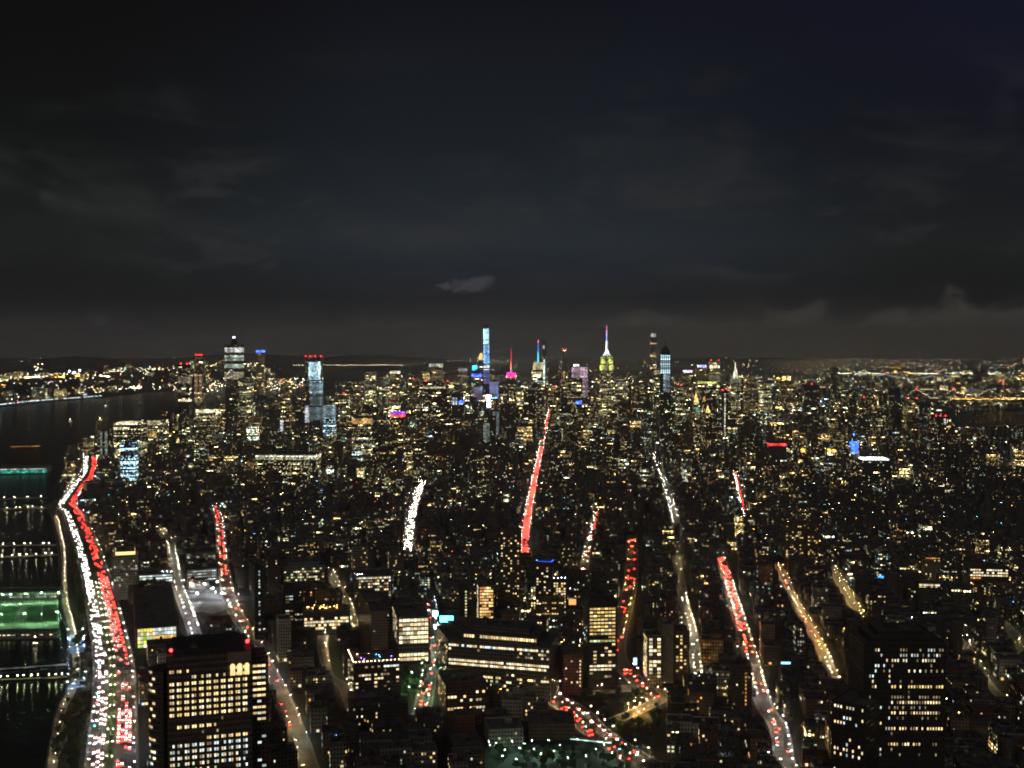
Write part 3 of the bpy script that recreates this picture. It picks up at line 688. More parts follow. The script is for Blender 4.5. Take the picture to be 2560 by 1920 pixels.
hero('lit_ribbon_block', 'office block with a bright top row and grid of cream windows on the headlight avenue', 'building', (888, 980), 1441, -1508, -10, 55, BRICK['grey stone'],
     [dict(bay=3.4, flo=4.4, ww=2.5, wh=2.3, top=1, z0=5, pick=lambda r, c, nr, nc: random.choice((2, 2, 3)) if r == 0 else (random.choice((0, 2, 5)) if random.random() < .55 else None))],
     extra=lambda root, tops, o: [roof_lamp(root, tops[0][0][0][0] + 3 + i * 3, tops[0][0][0][1] + 3 + i, tops[0][1], 'cool') for i in range(3)])
hero('pale_loft_block', 'long pale-sided loft block with an unlit front west of the bright grid block', 'building', (928, 970), 1530, 1400, -14, 130, BRICK['tan brick'],
     [dict(face=0, bay=3.2, flo=4.4, ww=1.4, wh=2.0, top=3, z0=6, pick=rnd_pick(.04, (5,)))], roof_bits=4)
def bar_extra(root, tops, o):
    p, h = tops[0]
    for f0, f1, n in ((p[0], p[1], 12), (p[3], p[0], 9)):
        for i in range(n):
            t = (i + .5) / n; roof_lamp(root, f0[0] + (f1[0] - f0[0]) * t, f0[1] + (f1[1] - f0[1]) * t, h + .3, 'string')
    for t, s, k in ((.2, .3, 'purple'), (.28, .4, 'purple'), (.25, .2, 'purple'), (.55, .5, 'blue'), (.6, .3, 'teal'), (.85, .3, 'purple'), (.6, .45, 'blue'), (.3, .55, 'string'), (.4, .6, 'string'), (.15, .6, 'string')):
        x = p[0][0] + (p[1][0] - p[0][0]) * t + (p[3][0] - p[0][0]) * s; y = p[0][1] + (p[1][1] - p[0][1]) * t + (p[3][1] - p[0][1]) * s
        roof_lamp(root, x, y, h, k)
hero('rooftop_bar_block', 'hotel block crowned by a rooftop bar with string lights and purple lamps', 'building', (884, 1002), 1662, -1752, -14, 56, BRICK['dark brick'],
     [dict(bay=3.4, flo=4.3, ww=2.6, wh=2.0, top=1.5, z0=3, pick=lambda r, c, nr, nc: (3 if r == 0 and c > nc * .6 else random.choice((0, 2, 5)) if random.random() < {1: .12, 2: .75, 3: .3}.get(r, .18) else None)),
      dict(face=3, bay=3.2, flo=4.3, ww=1.3, wh=2, top=2, z0=5, pick=rnd_pick(.2, (0, 2)))], extra=bar_extra, roof_bits=3)
hero('dark_glass_tower', 'slim dark tower with one lit column, left of the amber construction tower', 'tower', (1150, 1172), 1472, -1590, -6, 24, DARKWALL,
     [dict(bay=4, flo=4, ww=2, wh=1.9, top=2, z0=5, pick=lambda r, c, nr, nc: random.choice((2, 0, 6)) if c == 1 and random.random() < .8 else None)])
CONS = facade('bare_floors', (.25, .17, .10), 3.2, 4.0, 0)
hero('construction_tower', 'unfinished tower glowing amber from bare lit floors behind the long office block', 'tower', (1196, 1236), 1466, -1575, -6, 26, CONS,
     [dict(bay=3.0, flo=4.0, ww=2.5, wh=2.6, top=.5, z0=8, pick=lambda r, c, nr, nc: random.choice((4, 4, 1, 0)) if random.random() < .88 else None),
      dict(face=3, bay=3.4, flo=4.0, ww=1.4, wh=2.4, top=.5, z0=8, pick=rnd_pick(.5, (2, 0, 3)))])
hero('checkered_tower', 'tall apartment tower speckled with warm windows below the start of the tail-light avenue', 'tower', (1248, 1302), 1328, 1700, 2, 26, BRICK['brown brick'],
     [dict(bay=3.3, flo=3.6, ww=1.9, wh=1.8, top=1, z0=8, pick=rnd_pick(.3, (0, 1, 2, 1, 5)))])
def blue_extra(root, tops, o):
    p, h = tops[0]
    b = MB(); q = inset(p, 2.5)
    for i in range(2):
        a, c = q[i], q[(i + 1) % 4]; b.box((a[0] + c[0]) / 2, (a[1] + c[1]) / 2, h + .1, math.hypot(c[0] - a[0], c[1] - a[1]), .5, 1.0, -math.degrees(math.atan2(c[1] - a[1], c[0] - a[0])))
    b.build('blue_light_strip', glow_bluelit, root)
    roof_lamp(root, q[0][0], q[0][1], h, 'blue')
hero('blue_roof_hotel', 'hotel tower with glowing blue roof edges at the foot of the tail-light avenue', 'tower', (1338, 1380), 1405, 1640, 14, 20, BRICK['dark brick'],
     [dict(bay=3.4, flo=3.8, ww=2.2, wh=1.9, top=6, z0=6, pick=rnd_pick(.2, (0, 1, 2)))], extra=blue_extra)
hero('striped_tower', 'tower with bright vertical window stripes and four blue-white roof lamps', 'tower', (1380, 1418), 1450, -1560, 2, 26, BRICK['dark brick'],
     [dict(bay=3.4, flo=3.6, ww=2.3, wh=2.1, top=3, z0=6, pick=lambda r, c, nr, nc: random.choice((2, 0, 1)) if random.random() < (.85 if r < 9 else .5) else None)],
     extra=lambda root, tops, o: [roof_lamp(root, tops[0][0][0][0] + (tops[0][0][1][0] - tops[0][0][0][0]) * (i + .5) / 4, tops[0][0][0][1] + .8, tops[0][1] + .4, 'cool') for i in range(4)])
hero('speckled_slab', 'broad slab with a chequer of yellow windows west of the dark slab tower', 'tower', (1352, 1412), 1500, -1570, 2, 22, BRICK['brown brick'],
     [dict(bay=3.2, flo=3.7, ww=2.0, wh=1.8, top=2, z0=6, pick=rnd_pick(.33, (1, 0, 1, 5), 1))])
GOLDTOP = glow('crown_gold', (1, .66, .25), 1.6)
def crown_extra(root, tops, o):
    p, h = tops[1]
    m = MB(); q = inset(p, -.8); n = len(q)
    m.prism(q, h - 5, h - .6, 0, True, True); m.build('lit_crown', GOLDTOP, root)
hero('gold_crown_tower', 'dim ribbed tower with a golden lit crown beside the riverside highway', 'tower', (282, 345), 1395, -1500, -18, 45, BRICK['grey stone'],
     [dict(bay=3.4, flo=4, ww=1.7, wh=2, top=4, z0=8, pick=rnd_pick(.2, (3, 0, 5, 6, 5)))], setbacks=((7, 8),), extra=crown_extra)
hero('white_floor_block', 'low block with white-lit open floors between highway and terminal street', 'building', (345, 434), 1438, -1466, -18, 40, BRICK['grey stone'],
     [dict(bay=5, flo=4.2, ww=4.4, wh=2.2, top=.6, z0=1, pick=lambda r, c, nr, nc: 3 if random.random() < .9 else None)],
     extra=lambda root, tops, o: [roof_lamp(root, tops[0][0][1][0] - 4 - i * 7, tops[0][0][1][1] + 2, tops[0][1], 'cool') for i in range(3)])
hero('dark_pylon', 'narrow dark residential tower with one pale stripe east of the lamplit avenue', 'tower', (636, 660), 1420, -1600, -14, 28, DARKWALL,
     [dict(bay=3.2, flo=4, ww=1.6, wh=2, top=3, z0=10, pick=lambda r, c, nr, nc: 3 if c == 1 and random.random() < .6 else None)])
hero('banded_tower', 'dark tower with stacked white window bands beside the narrow dark pylon', 'tower', (708, 738), 1470, -1580, -14, 26, DARKWALL,
     [dict(bay=5, flo=3.9, ww=4.4, wh=1.5, top=2, z0=8, pick=rnd_pick(.6, (3, 5, 5), 1))])
hero('orange_window_block', 'dark brick block with a row of orange windows, west of the green plaza', 'building', (1135, 1212), 1868, 1110, -12, 40, BRICK['dark brick'],
     [dict(bay=5, flo=5, ww=3.8, wh=3.0, top=6, z0=2, pick=lambda r, c, nr, nc: 4 if r == 2 else (5 if random.random() < .1 else None))])
hero('green_glow_block', 'stone block washed in green light on the west edge of the plaza', 'building', (1222, 1308), 1826, 1135, -8, 36, BRICK['white stone'],
     [dict(bay=3.2, flo=4.2, ww=1.4, wh=2.1, top=2, z0=3, pick=rnd_pick(.16, (0, 6, 2)))])
hero('cream_window_block', 'wide brick block with one cream window row beside the diagonal street', 'building', (1322, 1438), 1812, 1155, 0, 42, BRICK['brown brick'],
     [dict(bay=3.1, flo=4.2, ww=1.8, wh=2.2, top=3, z0=3, pick=lambda r, c, nr, nc: 0 if (r == 4 and .25 < c / nc < .62) or random.random() < .05 else None)])
for (a, b, yt, yb, nm) in ((1962, 2012, 1312, 1425, 'western'), (2018, 2046, 1334, 1425, 'eastern')):
    hero('apartment_slab', f'{nm} one of two tall yellow-lit apartment slabs above the golden streets', 'tower', (a, b), yt, -yb, 6, 22, BRICK['brown brick'],
         [dict(bay=3.2, flo=3.2, ww=2.2, wh=1.7, top=1, z0=5, pick=rnd_pick(.36, (1, 1, 0, 5), 1))])
hero('lit_floor_block', 'office block with two full floors of cream windows near the eastern street', 'building', (2422, 2524), 1420, -1480, 8, 40, BRICK['dark brick'],
     [dict(bay=4.0, flo=4.2, ww=3.0, wh=2.2, top=.5, z0=3, pick=lambda r, c, nr, nc: random.choice((2, 2, 0)) if r < 3 and random.random() < .85 else (4 if r == 3 and c < 4 else None))])
hero('pale_slab', 'plain pale slab of flats beside a teal-lit shopfront, north of the eastern street', 'building', (2312, 2352), 1392, -1462, 8, 24, BRICK['tan brick'],
     [dict(bay=3.2, flo=3.6, ww=1.6, wh=1.7, top=.4, z0=5, pick=lambda r, c, nr, nc: (4 if r == 0 else 0) if r == 0 or random.random() < .06 else None)])
hero('shopping_hall', 'low hall with crowded cream and violet shopfronts, west of the lit-floor block', 'building', (2296, 2352), 1458, -1482, 8, 24, BRICK['tan brick'],
     [dict(bay=3.4, flo=4.0, ww=3.0, wh=2.6, top=.5, z0=1, pick=rnd_pick(.75, (0, 1, 2, 3)))])
hero('mauve_block', 'small mauve-painted building near the dark stepped tower', 'building', (2034, 2068), 1788, -1822, 20, 16, facade('mauve_paint', (.42, .30, .36), 3, 3.6, 0),
     [dict(bay=3, flo=3.6, ww=1.3, wh=1.6, top=1, z0=1, pick=rnd_pick(.3, (0, 3, 5)))])
hero('red_festooned_block', 'brick block with glowing red and gold shopfronts beside the red-and-white street', 'building', (2008, 2072), 1893, -1940, 10, 22, BRICK['red brick'],
     [dict(bay=3.2, flo=3.8, ww=2.2, wh=2.6, top=1, z0=.5, pick=rnd_pick(.7, (0, 4, 1, 2)))])

# ------------------------------------------------------------------ filler city: every lot of the street grid
def nearest(P, X, Y):
    """distance of each (X, Y) to the polyline P, the side (+1 east) and the arc length of the foot"""
    best = np.full(len(X), 1e9); side = np.zeros(len(X)); arc = np.zeros(len(X)); acc = 0.0
    for a, b in zip(P, P[1:]):
        dx, dy = b.x - a.x, b.y - a.y; l = math.hypot(dx, dy)
        if l < 1e-6: continue
        t = np.clip(((X - a.x) * dx + (Y - a.y) * dy) / (l * l), 0, 1); ex, ey = X - a.x - t * dx, Y - a.y - t * dy; d = np.hypot(ex, ey); m = d < best
        best = np.where(m, d, best); side = np.where(m, np.sign(dy * ex - dx * ey), side); arc = np.where(m, acc + t * l, arc); acc += l
    return best, side, arc
def grid_lots(th, lot_w, lot_d, block_u, block_v, gap_u, gap_v, umin, umax, vmin, vmax, jitter=.25):
    """rows of lots in blocks of a rotated grid -> arrays x, y, w, d"""
    t = R(th); out = []
    v = vmin
    while v < vmax:
        rows = max(1, int(block_v / lot_d)); u = umin + rng.uniform(0, 40)
        while u < umax:
            for r in range(rows):
                uu = u
                while uu < u + block_u - 6:
                    w = min(lot_w * rng.uniform(.6, 1.6), u + block_u - uu); dd = lot_d * rng.uniform(.78, .98)
                    if w > 6: out.append((uu + w / 2, v + (r + .5) * lot_d + (lot_d - dd) * (-.5 if r == 0 else .5) * .4, w * .97, dd))
                    uu += w
            u += block_u + gap_u
        v += rows * lot_d + gap_v
    a = np.array(out); U, V = a[:, 0], a[:, 1]
    return U * math.cos(t) + V * math.sin(t), -U * math.sin(t) + V * math.cos(t), a[:, 2], a[:, 3]
def blocked(X, Y, rad):
    m = np.zeros(len(X), bool)
    for k, (P, w, d) in STREETS.items(): m |= nearest(P, X, Y)[0] < w / 2 + 3.0 + rad * .82
    for hp in HEROES + OPEN:
        c = centre(hp); rr = max(math.hypot(p[0] - c[0], p[1] - c[1]) for p in hp); cand = np.hypot(X - c[0], Y - c[1]) < rr + rad + 2
        if not cand.any(): continue
        n = len(hp); ins = inside_many(hp, X, Y)
        for i in range(n): ins |= nearest([Vector((*hp[i], 0)), Vector((*hp[(i + 1) % n], 0))], X, Y)[0] < rad * .9 + 1
        m |= cand & ins
    return m
OPEN = [  # squares, parks and yards left without buildings
    [tuple(gnd(*p)[:2]) for p in ((1195, 1990), (1218, 1872), (1300, 1862), (1440, 1868), (1540, 1880), (1600, 1960), (1600, 2100), (1195, 2100))],
    [tuple(gnd(*p)[:2]) for p in ((1440, 1745), (1530, 1725), (1625, 1730), (1660, 1790), (1640, 1870), (1560, 1830))],
    [tuple(gnd(*p)[:2]) for p in ((1000, 1755), (1010, 1665), (1085, 1660), (1075, 1760))],
    [tuple(gnd(*p)[:2]) for p in ((455, 1590), (462, 1478), (560, 1478), (590, 1560))],
]
A = gnd(60, 1950); B = STREETS['hwy'][0]
PARKSTRIP = [(p.x - 21, p.y) for p in B if p.y < 2800]
OPEN.append([(p[0], p[1]) for p in PARKSTRIP] + [tuple(gnd(*p)[:2]) for p in reversed(shore_px[1:9])])
view = lambda X, Y: (np.abs(X) < Y * .455 + 60)
zones = [
    # bearing, lot w, lot d, block u, block v, gap u, gap v, distance range, azimuth slope range
    (-18, 20, 26, 62, 54, 14, 14, (1020, 2900), (-.46, -.19)),
    (-10, 20, 26, 70, 54, 13, 14, (1020, 2500), (-.19, -.03)),
    (6, 17, 27, 64, 56, 12, 13, (1000, 2500), (-.03, .47)),
    (2, 15, 24, 150, 50, 18, 15, (2500, 3300), (-.19, .47)),
    (3, 26, 29, 190, 60, 26, 18, (3300, 4300), (-.46, .47)),
    (-8, 22, 27, 120, 56, 20, 16, (2900, 3300), (-.46, -.19)),
    (3, 36, 33, 200, 66, 28, 18, (4300, 6900), (-.46, .47)),
    (3, 60, 62, 200, 66, 28, 20, (6900, 12500), (-.46, .47)),
]
LOTS = []
for th, lw, ld, bu, bv, gu, gv, (y0, y1), (s0, s1) in zones:
    X, Y, w, d = grid_lots(th, lw, ld, bu, bv, gu, gv, -y1 * .55, y1 * .55, y0 * .78, y1 * 1.1)
    m = (Y > y0) & (Y <= y1) & (X / Y >= s0) & (X / Y < s1) & view(X, Y) & inside_many(MANPOLY, X, Y)
    X, Y, w, d = X[m], Y[m], w[m], d[m]
    if y0 < 4300:
        b = ~blocked(X, Y, np.maximum(w, d) * .45); X, Y, w, d = X[b], Y[b], w[b], d[b]
    # keep off the shore line
    b = nearest([Vector((*p, 0)) for p in MAN], X, Y)[0] > 24; X, Y, w, d = X[b], Y[b], w[b], d[b]
    for i in range(len(X)): LOTS.append((X[i], Y[i], w[i], d[i], th))
def lot_height(x, y):
    r = random.random(); s = x / y
    if y < 2050:
        if s < -.1: h = random.uniform(13, 30) if r < .84 else random.uniform(32, 62)
        else: h = random.uniform(15, 29) if r < .93 else random.uniform(30, 52)
        if y < 1260: h = min(h, 24)
    elif y < 3300: h = random.uniform(11, 22) if r < .95 else random.uniform(25, 55)
    elif y < 4300:
        h = random.uniform(16, 42) if r < .85 else random.uniform(45, 95)
        if s < -.2: h *= .72
    elif y < 6900:
        core = math.exp(-((s - .03) / .17) ** 2); ty = min(1, (y - 4200) / 700)
        h = random.uniform(24, 55) + core * (25 + 110 * random.random() ** 1.7) * (.4 + .6 * ty)
        if s < -.16: h = random.uniform(14, 45) if r < .9 else random.uniform(50, 120)
        if s > .25: h = random.uniform(18, 60) if r < .88 else random.uniform(60, 130)
    else: h = random.uniform(12, 38) if r < .9 else random.uniform(45, 95)
    return h
for i in range(len(LOTS)):
    x, y, w, d, th = LOTS[i]; LOTS[i] = [x, y, w, d, th, lot_height(x, y)]
# keep low whatever would stand between the eye and a street or facade the photograph shows
GUARD = []     # px left, px right, lowest photo row to keep clear, distance of the guarded thing
for a, b, row, dd in HSEEN: GUARD.append((a, b, row, dd))
GUARD += [(2395, 2600, 1066, 6000), (2258, 2600, 1004, 7000), (2150, 2420, 966, 11000), (600, 760, 985, 9000), (690, 1010, 916, 15800)]
for k, y0, y1 in (('hwy', 1130, 1920), ('hudson', 1262, 1925), ('term', 1380, 1600), ('church', 1440, 1910), ('greene', 1455, 1720), ('upper', 1446, 1540), ('canal', 1740, 1900), ('lower', 1650, 1732), ('sixth', 1015, 1392), ('seventh', 1198, 1386), ('green', 1640, 1750), ('alley', 1610, 1722), ('fifth', 1160, 1310), ('macd', 1280, 1436), ('univ', 1200, 1285), ('cross', 1480, 1500), ('plaza', 1720, 1742)):
    P, w, d_ = STREETS[k]
    for p in P[::2]:
        u, v = proj(p.x, p.y, 0)
        if y0 <= v <= y1: hw_ = w * .22 * F / p.y; GUARD.append((u - hw_, u + hw_, v - 1, p.y))
GUARD = np.array(GUARD)
for l in LOTS:
    x, y, w, d, th, h = l
    if y > 8500: continue
    u, v = proj(x, y - d / 2, h); hw_ = (w + d * .3) / 2 * F / y
    m = (GUARD[:, 0] < u + hw_) & (GUARD[:, 1] > u - hw_) & (GUARD[:, 3] > y + 3) & (GUARD[:, 2] > v)
    if m.any():
        row = GUARD[m][:, 2].max(); yy = y - d / 2; t = at(u, row + 2, yy).z; l[5] = max(6.5, min(h, t))
# near lots that show largest become buildings of their own
def shown(l):
    x, y, w, d, th, h = l; u, v = proj(x, y, h)
    if not (-20 < u < 2580) or v > 1960: return 0
    return (w * h * .8 + w * d * .25) * (F / y) ** 2
near_idx = sorted((i for i in range(len(LOTS)) if LOTS[i][1] < 2300), key=lambda i: -shown(LOTS[i]))[:265]
near_set = set(near_idx)
KEYS = [k for k in STREETS if k not in ('wash', 'fourteenth')]
nx = np.array([LOTS[i][0] for i in near_idx]); ny = np.array([LOTS[i][1] for i in near_idx])
dist = {k: nearest(STREETS[k][0], nx, ny) for k in KEYS}
belong = [min(KEYS, key=lambda k: dist[k][0][j] - STREETS[k][1] / 2) for j in range(len(near_idx))]
rank = {}
for j in sorted(range(len(near_idx)), key=lambda j: ny[j]):
    k = belong[j]; sd_ = 'east' if dist[k][1][j] > 0 else 'west'; rank.setdefault((k, sd_), []).append(j)
KINDS = (('loft_building', 'loft building'), ('apartment_building', 'apartment house'), ('warehouse', 'warehouse'))
for (k, sd_), js in rank.items():
    for q, j in enumerate(js):
        x, y, w, d, th, h = LOTS[near_idx[j]]
        bk = random.choice(list(BRICK)); wall = BRICK[bk]
        if random.random() < .35: bk, wall = 'dark brick', BRICK['dark brick']
        tall = h > 34
        nm, word = ('apartment_tower', 'apartment tower') if tall else random.choice(KINDS)
        poly = rect(x, y, w, d, th); o = (x, y); lp = local(poly, o)
        litp = random.choice((.02, .05, .08, .12, .2, .34)) * (1.4 if tall else 1) + .015
        tank = random.random() < .4; bits = []
        cw = random.choice(((0, 1, 5), (0, 2, 5), (1, 0, 4), (3, 2, 5), (2, 5, 5)))
        wins = []
        fs = [f for f in faces_seen(poly)]
        for f in fs: wins += face_windows(lp, (0, 0), f, 4, h - 1.2, random.choice((2.6, 2.9, 3.2)), 3.7, random.choice((1.1, 1.3, 1.6)), 1.9, rnd_pick(litp, cw, 1))
        street_no = nth(q + 1)
        feat = 'with roof tank' if tank else ('with bright windows' if len(wins) > 14 else 'with few lights' if len(wins) < 5 else 'with scattered lights')
        label = f"{bk} {word} {feat}, {street_no} back on {sd_} side of {STREETS[k][2]}"
        root = thing(nm, label, 'building', (x, y, 0), 'buildings along the ' + STREETS[k][2])
        rf = shell(lp, 0, h, 'wall', wall, root, random.choice((.6, .9, 1.1)), random.random() * 50)[1]
        if not tall and random.random() < .5:
            mb = MB(); q2 = inset(lp, -.45); mb.prism(q2, h - .9, h - .3, 0, True, True); mb.build('cornice', PAVE if random.random() < .3 else METAL, root)
        bh = MB(); bx, by = random.uniform(-.2, .2) * w, random.uniform(0, .3) * d; t = R(th)
        px_, py_ = bx * math.cos(t) + by * math.sin(t), -bx * math.sin(t) + by * math.cos(t)
        bh.box(px_, py_, h, random.uniform(3, 5.5), random.uniform(3, 5), random.uniform(2.4, 3.4), th); bh.build('bulkhead', wall, rf)
        if tank: link('water_tank', TANK, rf, (px_ * -.9 - .5, py_ * -.6 - 1.5, h)).rotation_euler = (0, 0, random.random())
        if random.random() < .6: link('rooftop_cooler', COOLER, rf, (px_ * .4 + w * .18, -abs(py_) - d * .16, h)).rotation_euler = (0, 0, R(-th + random.choice((0, 90))))
        for e_ in range(random.choice((0, 1, 1, 2, 3))):
            u_, v_ = random.uniform(-.34, .34) * w, random.uniform(-.36, .1) * d
            g_ = link('rooftop_cooler', COOLER, rf, (u_ * math.cos(t) + v_ * math.sin(t), -u_ * math.sin(t) + v_ * math.cos(t), h)); g_.rotation_euler = (0, 0, R(-th + random.choice((0, 90)))); g_.scale = (random.uniform(.5, .9),) * 3
        if random.random() < .10: roof_lamp(root, -px_, py_ - 2, h, random.choice(('cool', 'amber', 'cool', 'string', 'blue')))
        random.shuffle(wins); add_windows(root, wins[:40])
        if dist[k][0][j] < STREETS[k][1] / 2 + 24:      # shopfronts along the pavement
            sw = []
            for f in range(4): sw += face_windows(lp, (0, 0), f, .3, 3.9, 3.6, 3.6, 2.8, 2.3, rnd_pick(.42, (0, 1, 2, 2, 3, 4)))
            add_windows(root, sw[:14], name='shop_window')

def box_cloud(name, items, mats, label=None):
    """many plain far buildings in ONE mesh: items = x, y, w, d, th, h, z0, lit, warm"""
    n = len(items); V = np.zeros((n, 8, 3), np.float32); UV = np.zeros((n, 20, 2), np.float32); LK = np.zeros((n, 20, 4), np.float32)
    for i, (x, y, w, d, th, h, z0, lit, warm) in enumerate(items):
        p = rect(x, y, w, d, th)
        for k in range(4): V[i, k] = (*p[k], z0); V[i, k + 4] = (*p[k], z0 + h)
        u = random.random() * 500; k = 0
        for e, l in enumerate((w, d, w, d)):
            UV[i, e * 4:e * 4 + 4] = ((u, 0), (u + l, 0), (u + l, h), (u, h)); u += l + 9.7
        LK[i, :, 0] = random.random(); LK[i, :, 1] = lit; LK[i, :, 2] = warm; LK[i, :, 3] = 1
    F_ = np.array([[0, 1, 5, 4], [1, 2, 6, 5], [2, 3, 7, 6], [3, 0, 4, 7], [4, 5, 6, 7]], np.int32)
    LI = (F_[None] + (np.arange(n) * 8)[:, None, None]).reshape(-1)
    me = bpy.data.meshes.new(name); me.vertices.add(n * 8); me.vertices.foreach_set('co', V.ravel()); me.loops.add(n * 20); me.loops.foreach_set('vertex_index', LI)
    me.polygons.add(n * 5); me.polygons.foreach_set('loop_start', np.arange(n * 5, dtype=np.int32) * 4)
    for m in mats: me.materials.append(m)
    me.polygons.foreach_set('material_index', np.tile(np.array([0, 0, 0, 0, 1], np.int32), n))
    me.update(calc_edges=True)
    ul = me.uv_layers.new(name='UVMap'); ul.data.foreach_set('uv', UV.ravel())
    ca = me.color_attributes.new('look', 'FLOAT_COLOR', 'CORNER'); ca.data.foreach_set('color', LK.ravel())
    me.validate(); o = link(name, me); return tag(o, label, None, None, 'stuff')
CELLS = {}
def lit_amount(x, y, h):
    q = (int(x // 230), int(y // 260)); c = CELLS.setdefault(q, random.choice((.25, .5, .8, 1.1, 1.6, 2.2)))
    return min(.55, raw_lit(x, y, h) * c * (.62 if 2050 < y < 3100 else 1.0))
def raw_lit(x, y, h):
    r = random.random()
    if y < 3300: return random.uniform(.2, .5) if r < .045 else random.choice((.0, .01, .025, .045, .07, .12)) * (1.6 if h > 30 else 1)
    if r < .15: return random.uniform(.14, .34)
    return random.uniform(.015, .10)
items = []
for i, (x, y, w, d, th, h) in enumerate(LOTS):
    if i in near_set: continue
    u, v = proj(x, y, h)
    if v > 2100: continue
    items.append((x, y, w, d, th, h, 0, lit_amount(x, y, h), random.random() ** 1.3))
for t in [t for t in items if t[1] < 3600]:
    if random.random() < .75: items.append((t[0] + random.uniform(-.25, .25) * t[2], t[1] + random.uniform(-.2, .3) * t[3], random.uniform(3, 7), random.uniform(3, 6), t[4], random.uniform(2.4, 4.5), t[5], 0, .5))
mid = [t for t in items if t[1] < 4600]; far = [t for t in items if t[1] >= 4600]
box_cloud('city_blocks', mid, (CITY, ROOF)); box_cloud('distant_city', far, (FARCITY, ROOF))
print('lots', len(LOTS), 'near', len(near_idx), 'mid', len(mid), 'far', len(far))

# ------------------------------------------------------------------ the lit skyline: each tower a thing of its own
SKY = {
    'dark': facade('tower_dark', (.06, .06, .065), 3.2, 4.0, .10, 10, .5, .5), 'warm': facade('tower_warm', (.12, .10, .08), 3.0, 3.9, .16, 11, .5, .5, shift=-.1),
    'dense': facade('tower_dense', (.10, .09, .08), 3.2, 4.0, .3, 7, .55, .5), 'cool': facade('tower_cool', (.10, .12, .13), 3.0, 4.0, .5, 3.0, .75, .62, shift=.42, power=1.2),
    'sparse': facade('tower_sparse', (.08, .08, .085), 3.4, 4.0, .045, 14, .5, .5), 'rows': facade('tower_rows', (.07, .07, .075), 3.4, 4.1, .14, 8, .8, .5, rowy=1.3),
}
GL = {}
def gcol(name, c, s):
    """glow put into lit floors and floodlit facing: bays and storeys of uneven brightness, in metres by UV"""
    if name in GL: return GL[name]
    m = new_mat('lit_' + name); g = G(m); uv = g.n('ShaderNodeUVMap'); sp = g.n('ShaderNodeSeparateXYZ'); g.L.new(uv.outputs[0], sp.inputs[0])
    a, b = g.math('DIVIDE', sp.outputs[0], 4.5), g.math('DIVIDE', sp.outputs[1], 4.0); ca, cb = g.math('FLOOR', a), g.math('FLOOR', b)
    w1 = g.white(g.xyz(ca, cb, 1.0)); w2 = g.white(g.xyz(0.0, g.math('FLOOR', g.math('DIVIDE', b, 2.0)), 5.0)); w3 = g.white(g.xyz(g.math('FLOOR', g.math('DIVIDE', a, 2.0)), 0.0, 9.0))
    slab = g.math('GREATER_THAN', g.math('FRACT', b), .22)
    f = g.math('MULTIPLY', g.math('MULTIPLY_ADD', g.math('POWER', w1.outputs['Value'], 2.0), 1.5, .25), g.math('MULTIPLY', g.math('MULTIPLY_ADD', w2.outputs['Value'], .9, .35), g.math('MULTIPLY_ADD', w3.outputs['Value'], 1.0, .45)))
    g.bsdf((.2, .2, .2), .5, 0, c, g.math('MULTIPLY', g.math('MULTIPLY', f, g.math('MULTIPLY_ADD', slab, .8, .2)), s * 1.9)); m.cycles.emission_sampling = 'FRONT_BACK' if s >= 3 else 'NONE'
    GL[name] = m; return m
GOLD, CREAM, YEL = ('gold', (1, .62, .18), 1.5), ('cream', (1, .86, .55), 1.3), ('yellow_green', (.86, .9, .36), 1.0)
ICE, WHITE, CYAN = ('ice', (.55, .85, 1), .9), ('white', (.9, .96, 1), 2.2), ('cyan', (.03, .55, 1), 4)
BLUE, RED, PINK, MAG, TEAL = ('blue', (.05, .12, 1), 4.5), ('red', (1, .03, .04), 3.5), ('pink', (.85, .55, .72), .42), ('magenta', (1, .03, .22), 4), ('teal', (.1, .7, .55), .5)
def tower(name, label, px, ytop, d, mat='warm', depth=None, th=3, bands=(), spire=None, beacons=(), setbacks=(), cap=None, group=None, cat='skyscraper', base=0):
    """px = (left, right) columns and ytop the roof row in the photo, at real distance d"""
    l, r = at(px[0], ytop, d), at(px[1], ytop, d); w = r.x - l.x; x = (l.x + r.x) / 2; h = l.z - base; depth = depth or max(16, w * .9)
    k = F / d
    root = thing(name, label, cat, (x, d + depth / 2, base), group)
    levels = list(setbacks) + [(1.0, 1.0)]        # (fraction of height, width factor), widest first
    z0 = 0; top = None
    for i, (fr, wf) in enumerate(levels):
        z1 = h * fr; p = rect(0, 0, w * wf, depth * wf, th); mb = MB(); mb.prism(p, z0, z1, 0, False, off=random.random() * 90)
        mb.build('shaft' if len(levels) == 1 or i == len(levels) - 1 else 'setback', SKY[mat], root)
        rf = MB(); rf.face([(*q, z1) for q in p]); rf.build('roof', ROOF, root); z0 = z1; top = p
    wt = w * levels[-1][1]
    if cap: mb = MB(); mb.prism(inset(top, .4), h, h + cap, 0, True); mb.build('plant_screen', METAL, root)
    for bi in bands:                              # lit bands: (row top, row bottom, colour, left fraction, right fraction)
        y0, y1, c = bi[:3]; f0, f1 = bi[3:] if len(bi) > 3 else (0, 1)
        za, zb = at(0, y1, d).z - base, at(0, y0, d).z - base
        mb = MB(); cx = (f0 + f1 - 1) / 2 * w; t = R(th)
        mb.box(cx * math.cos(t), -cx * math.sin(t), za, w * (f1 - f0) + 1.2, depth + 1.2, max(1.0, zb - za), th)
        mb.build('lit_band', gcol(*c), root)
    if spire:                                     # segments: (row top, width bottom, width top, colour or None)
        zb = h
        for y0, w0, w1, c in spire:
            z1 = at(0, y0, d).z - base; mb = MB(); mb.tube((0, 0, zb), (0, 0, z1), w0 / 2, w1 / 2, 8)
            mb.build('spire', gcol(*c) if c else METAL, root); zb = z1
    for f in beacons:
        beacon(root, (f - .5) * wt, -depth * .4, h + (cap or 0), BIGRED, 2.6)
    return root
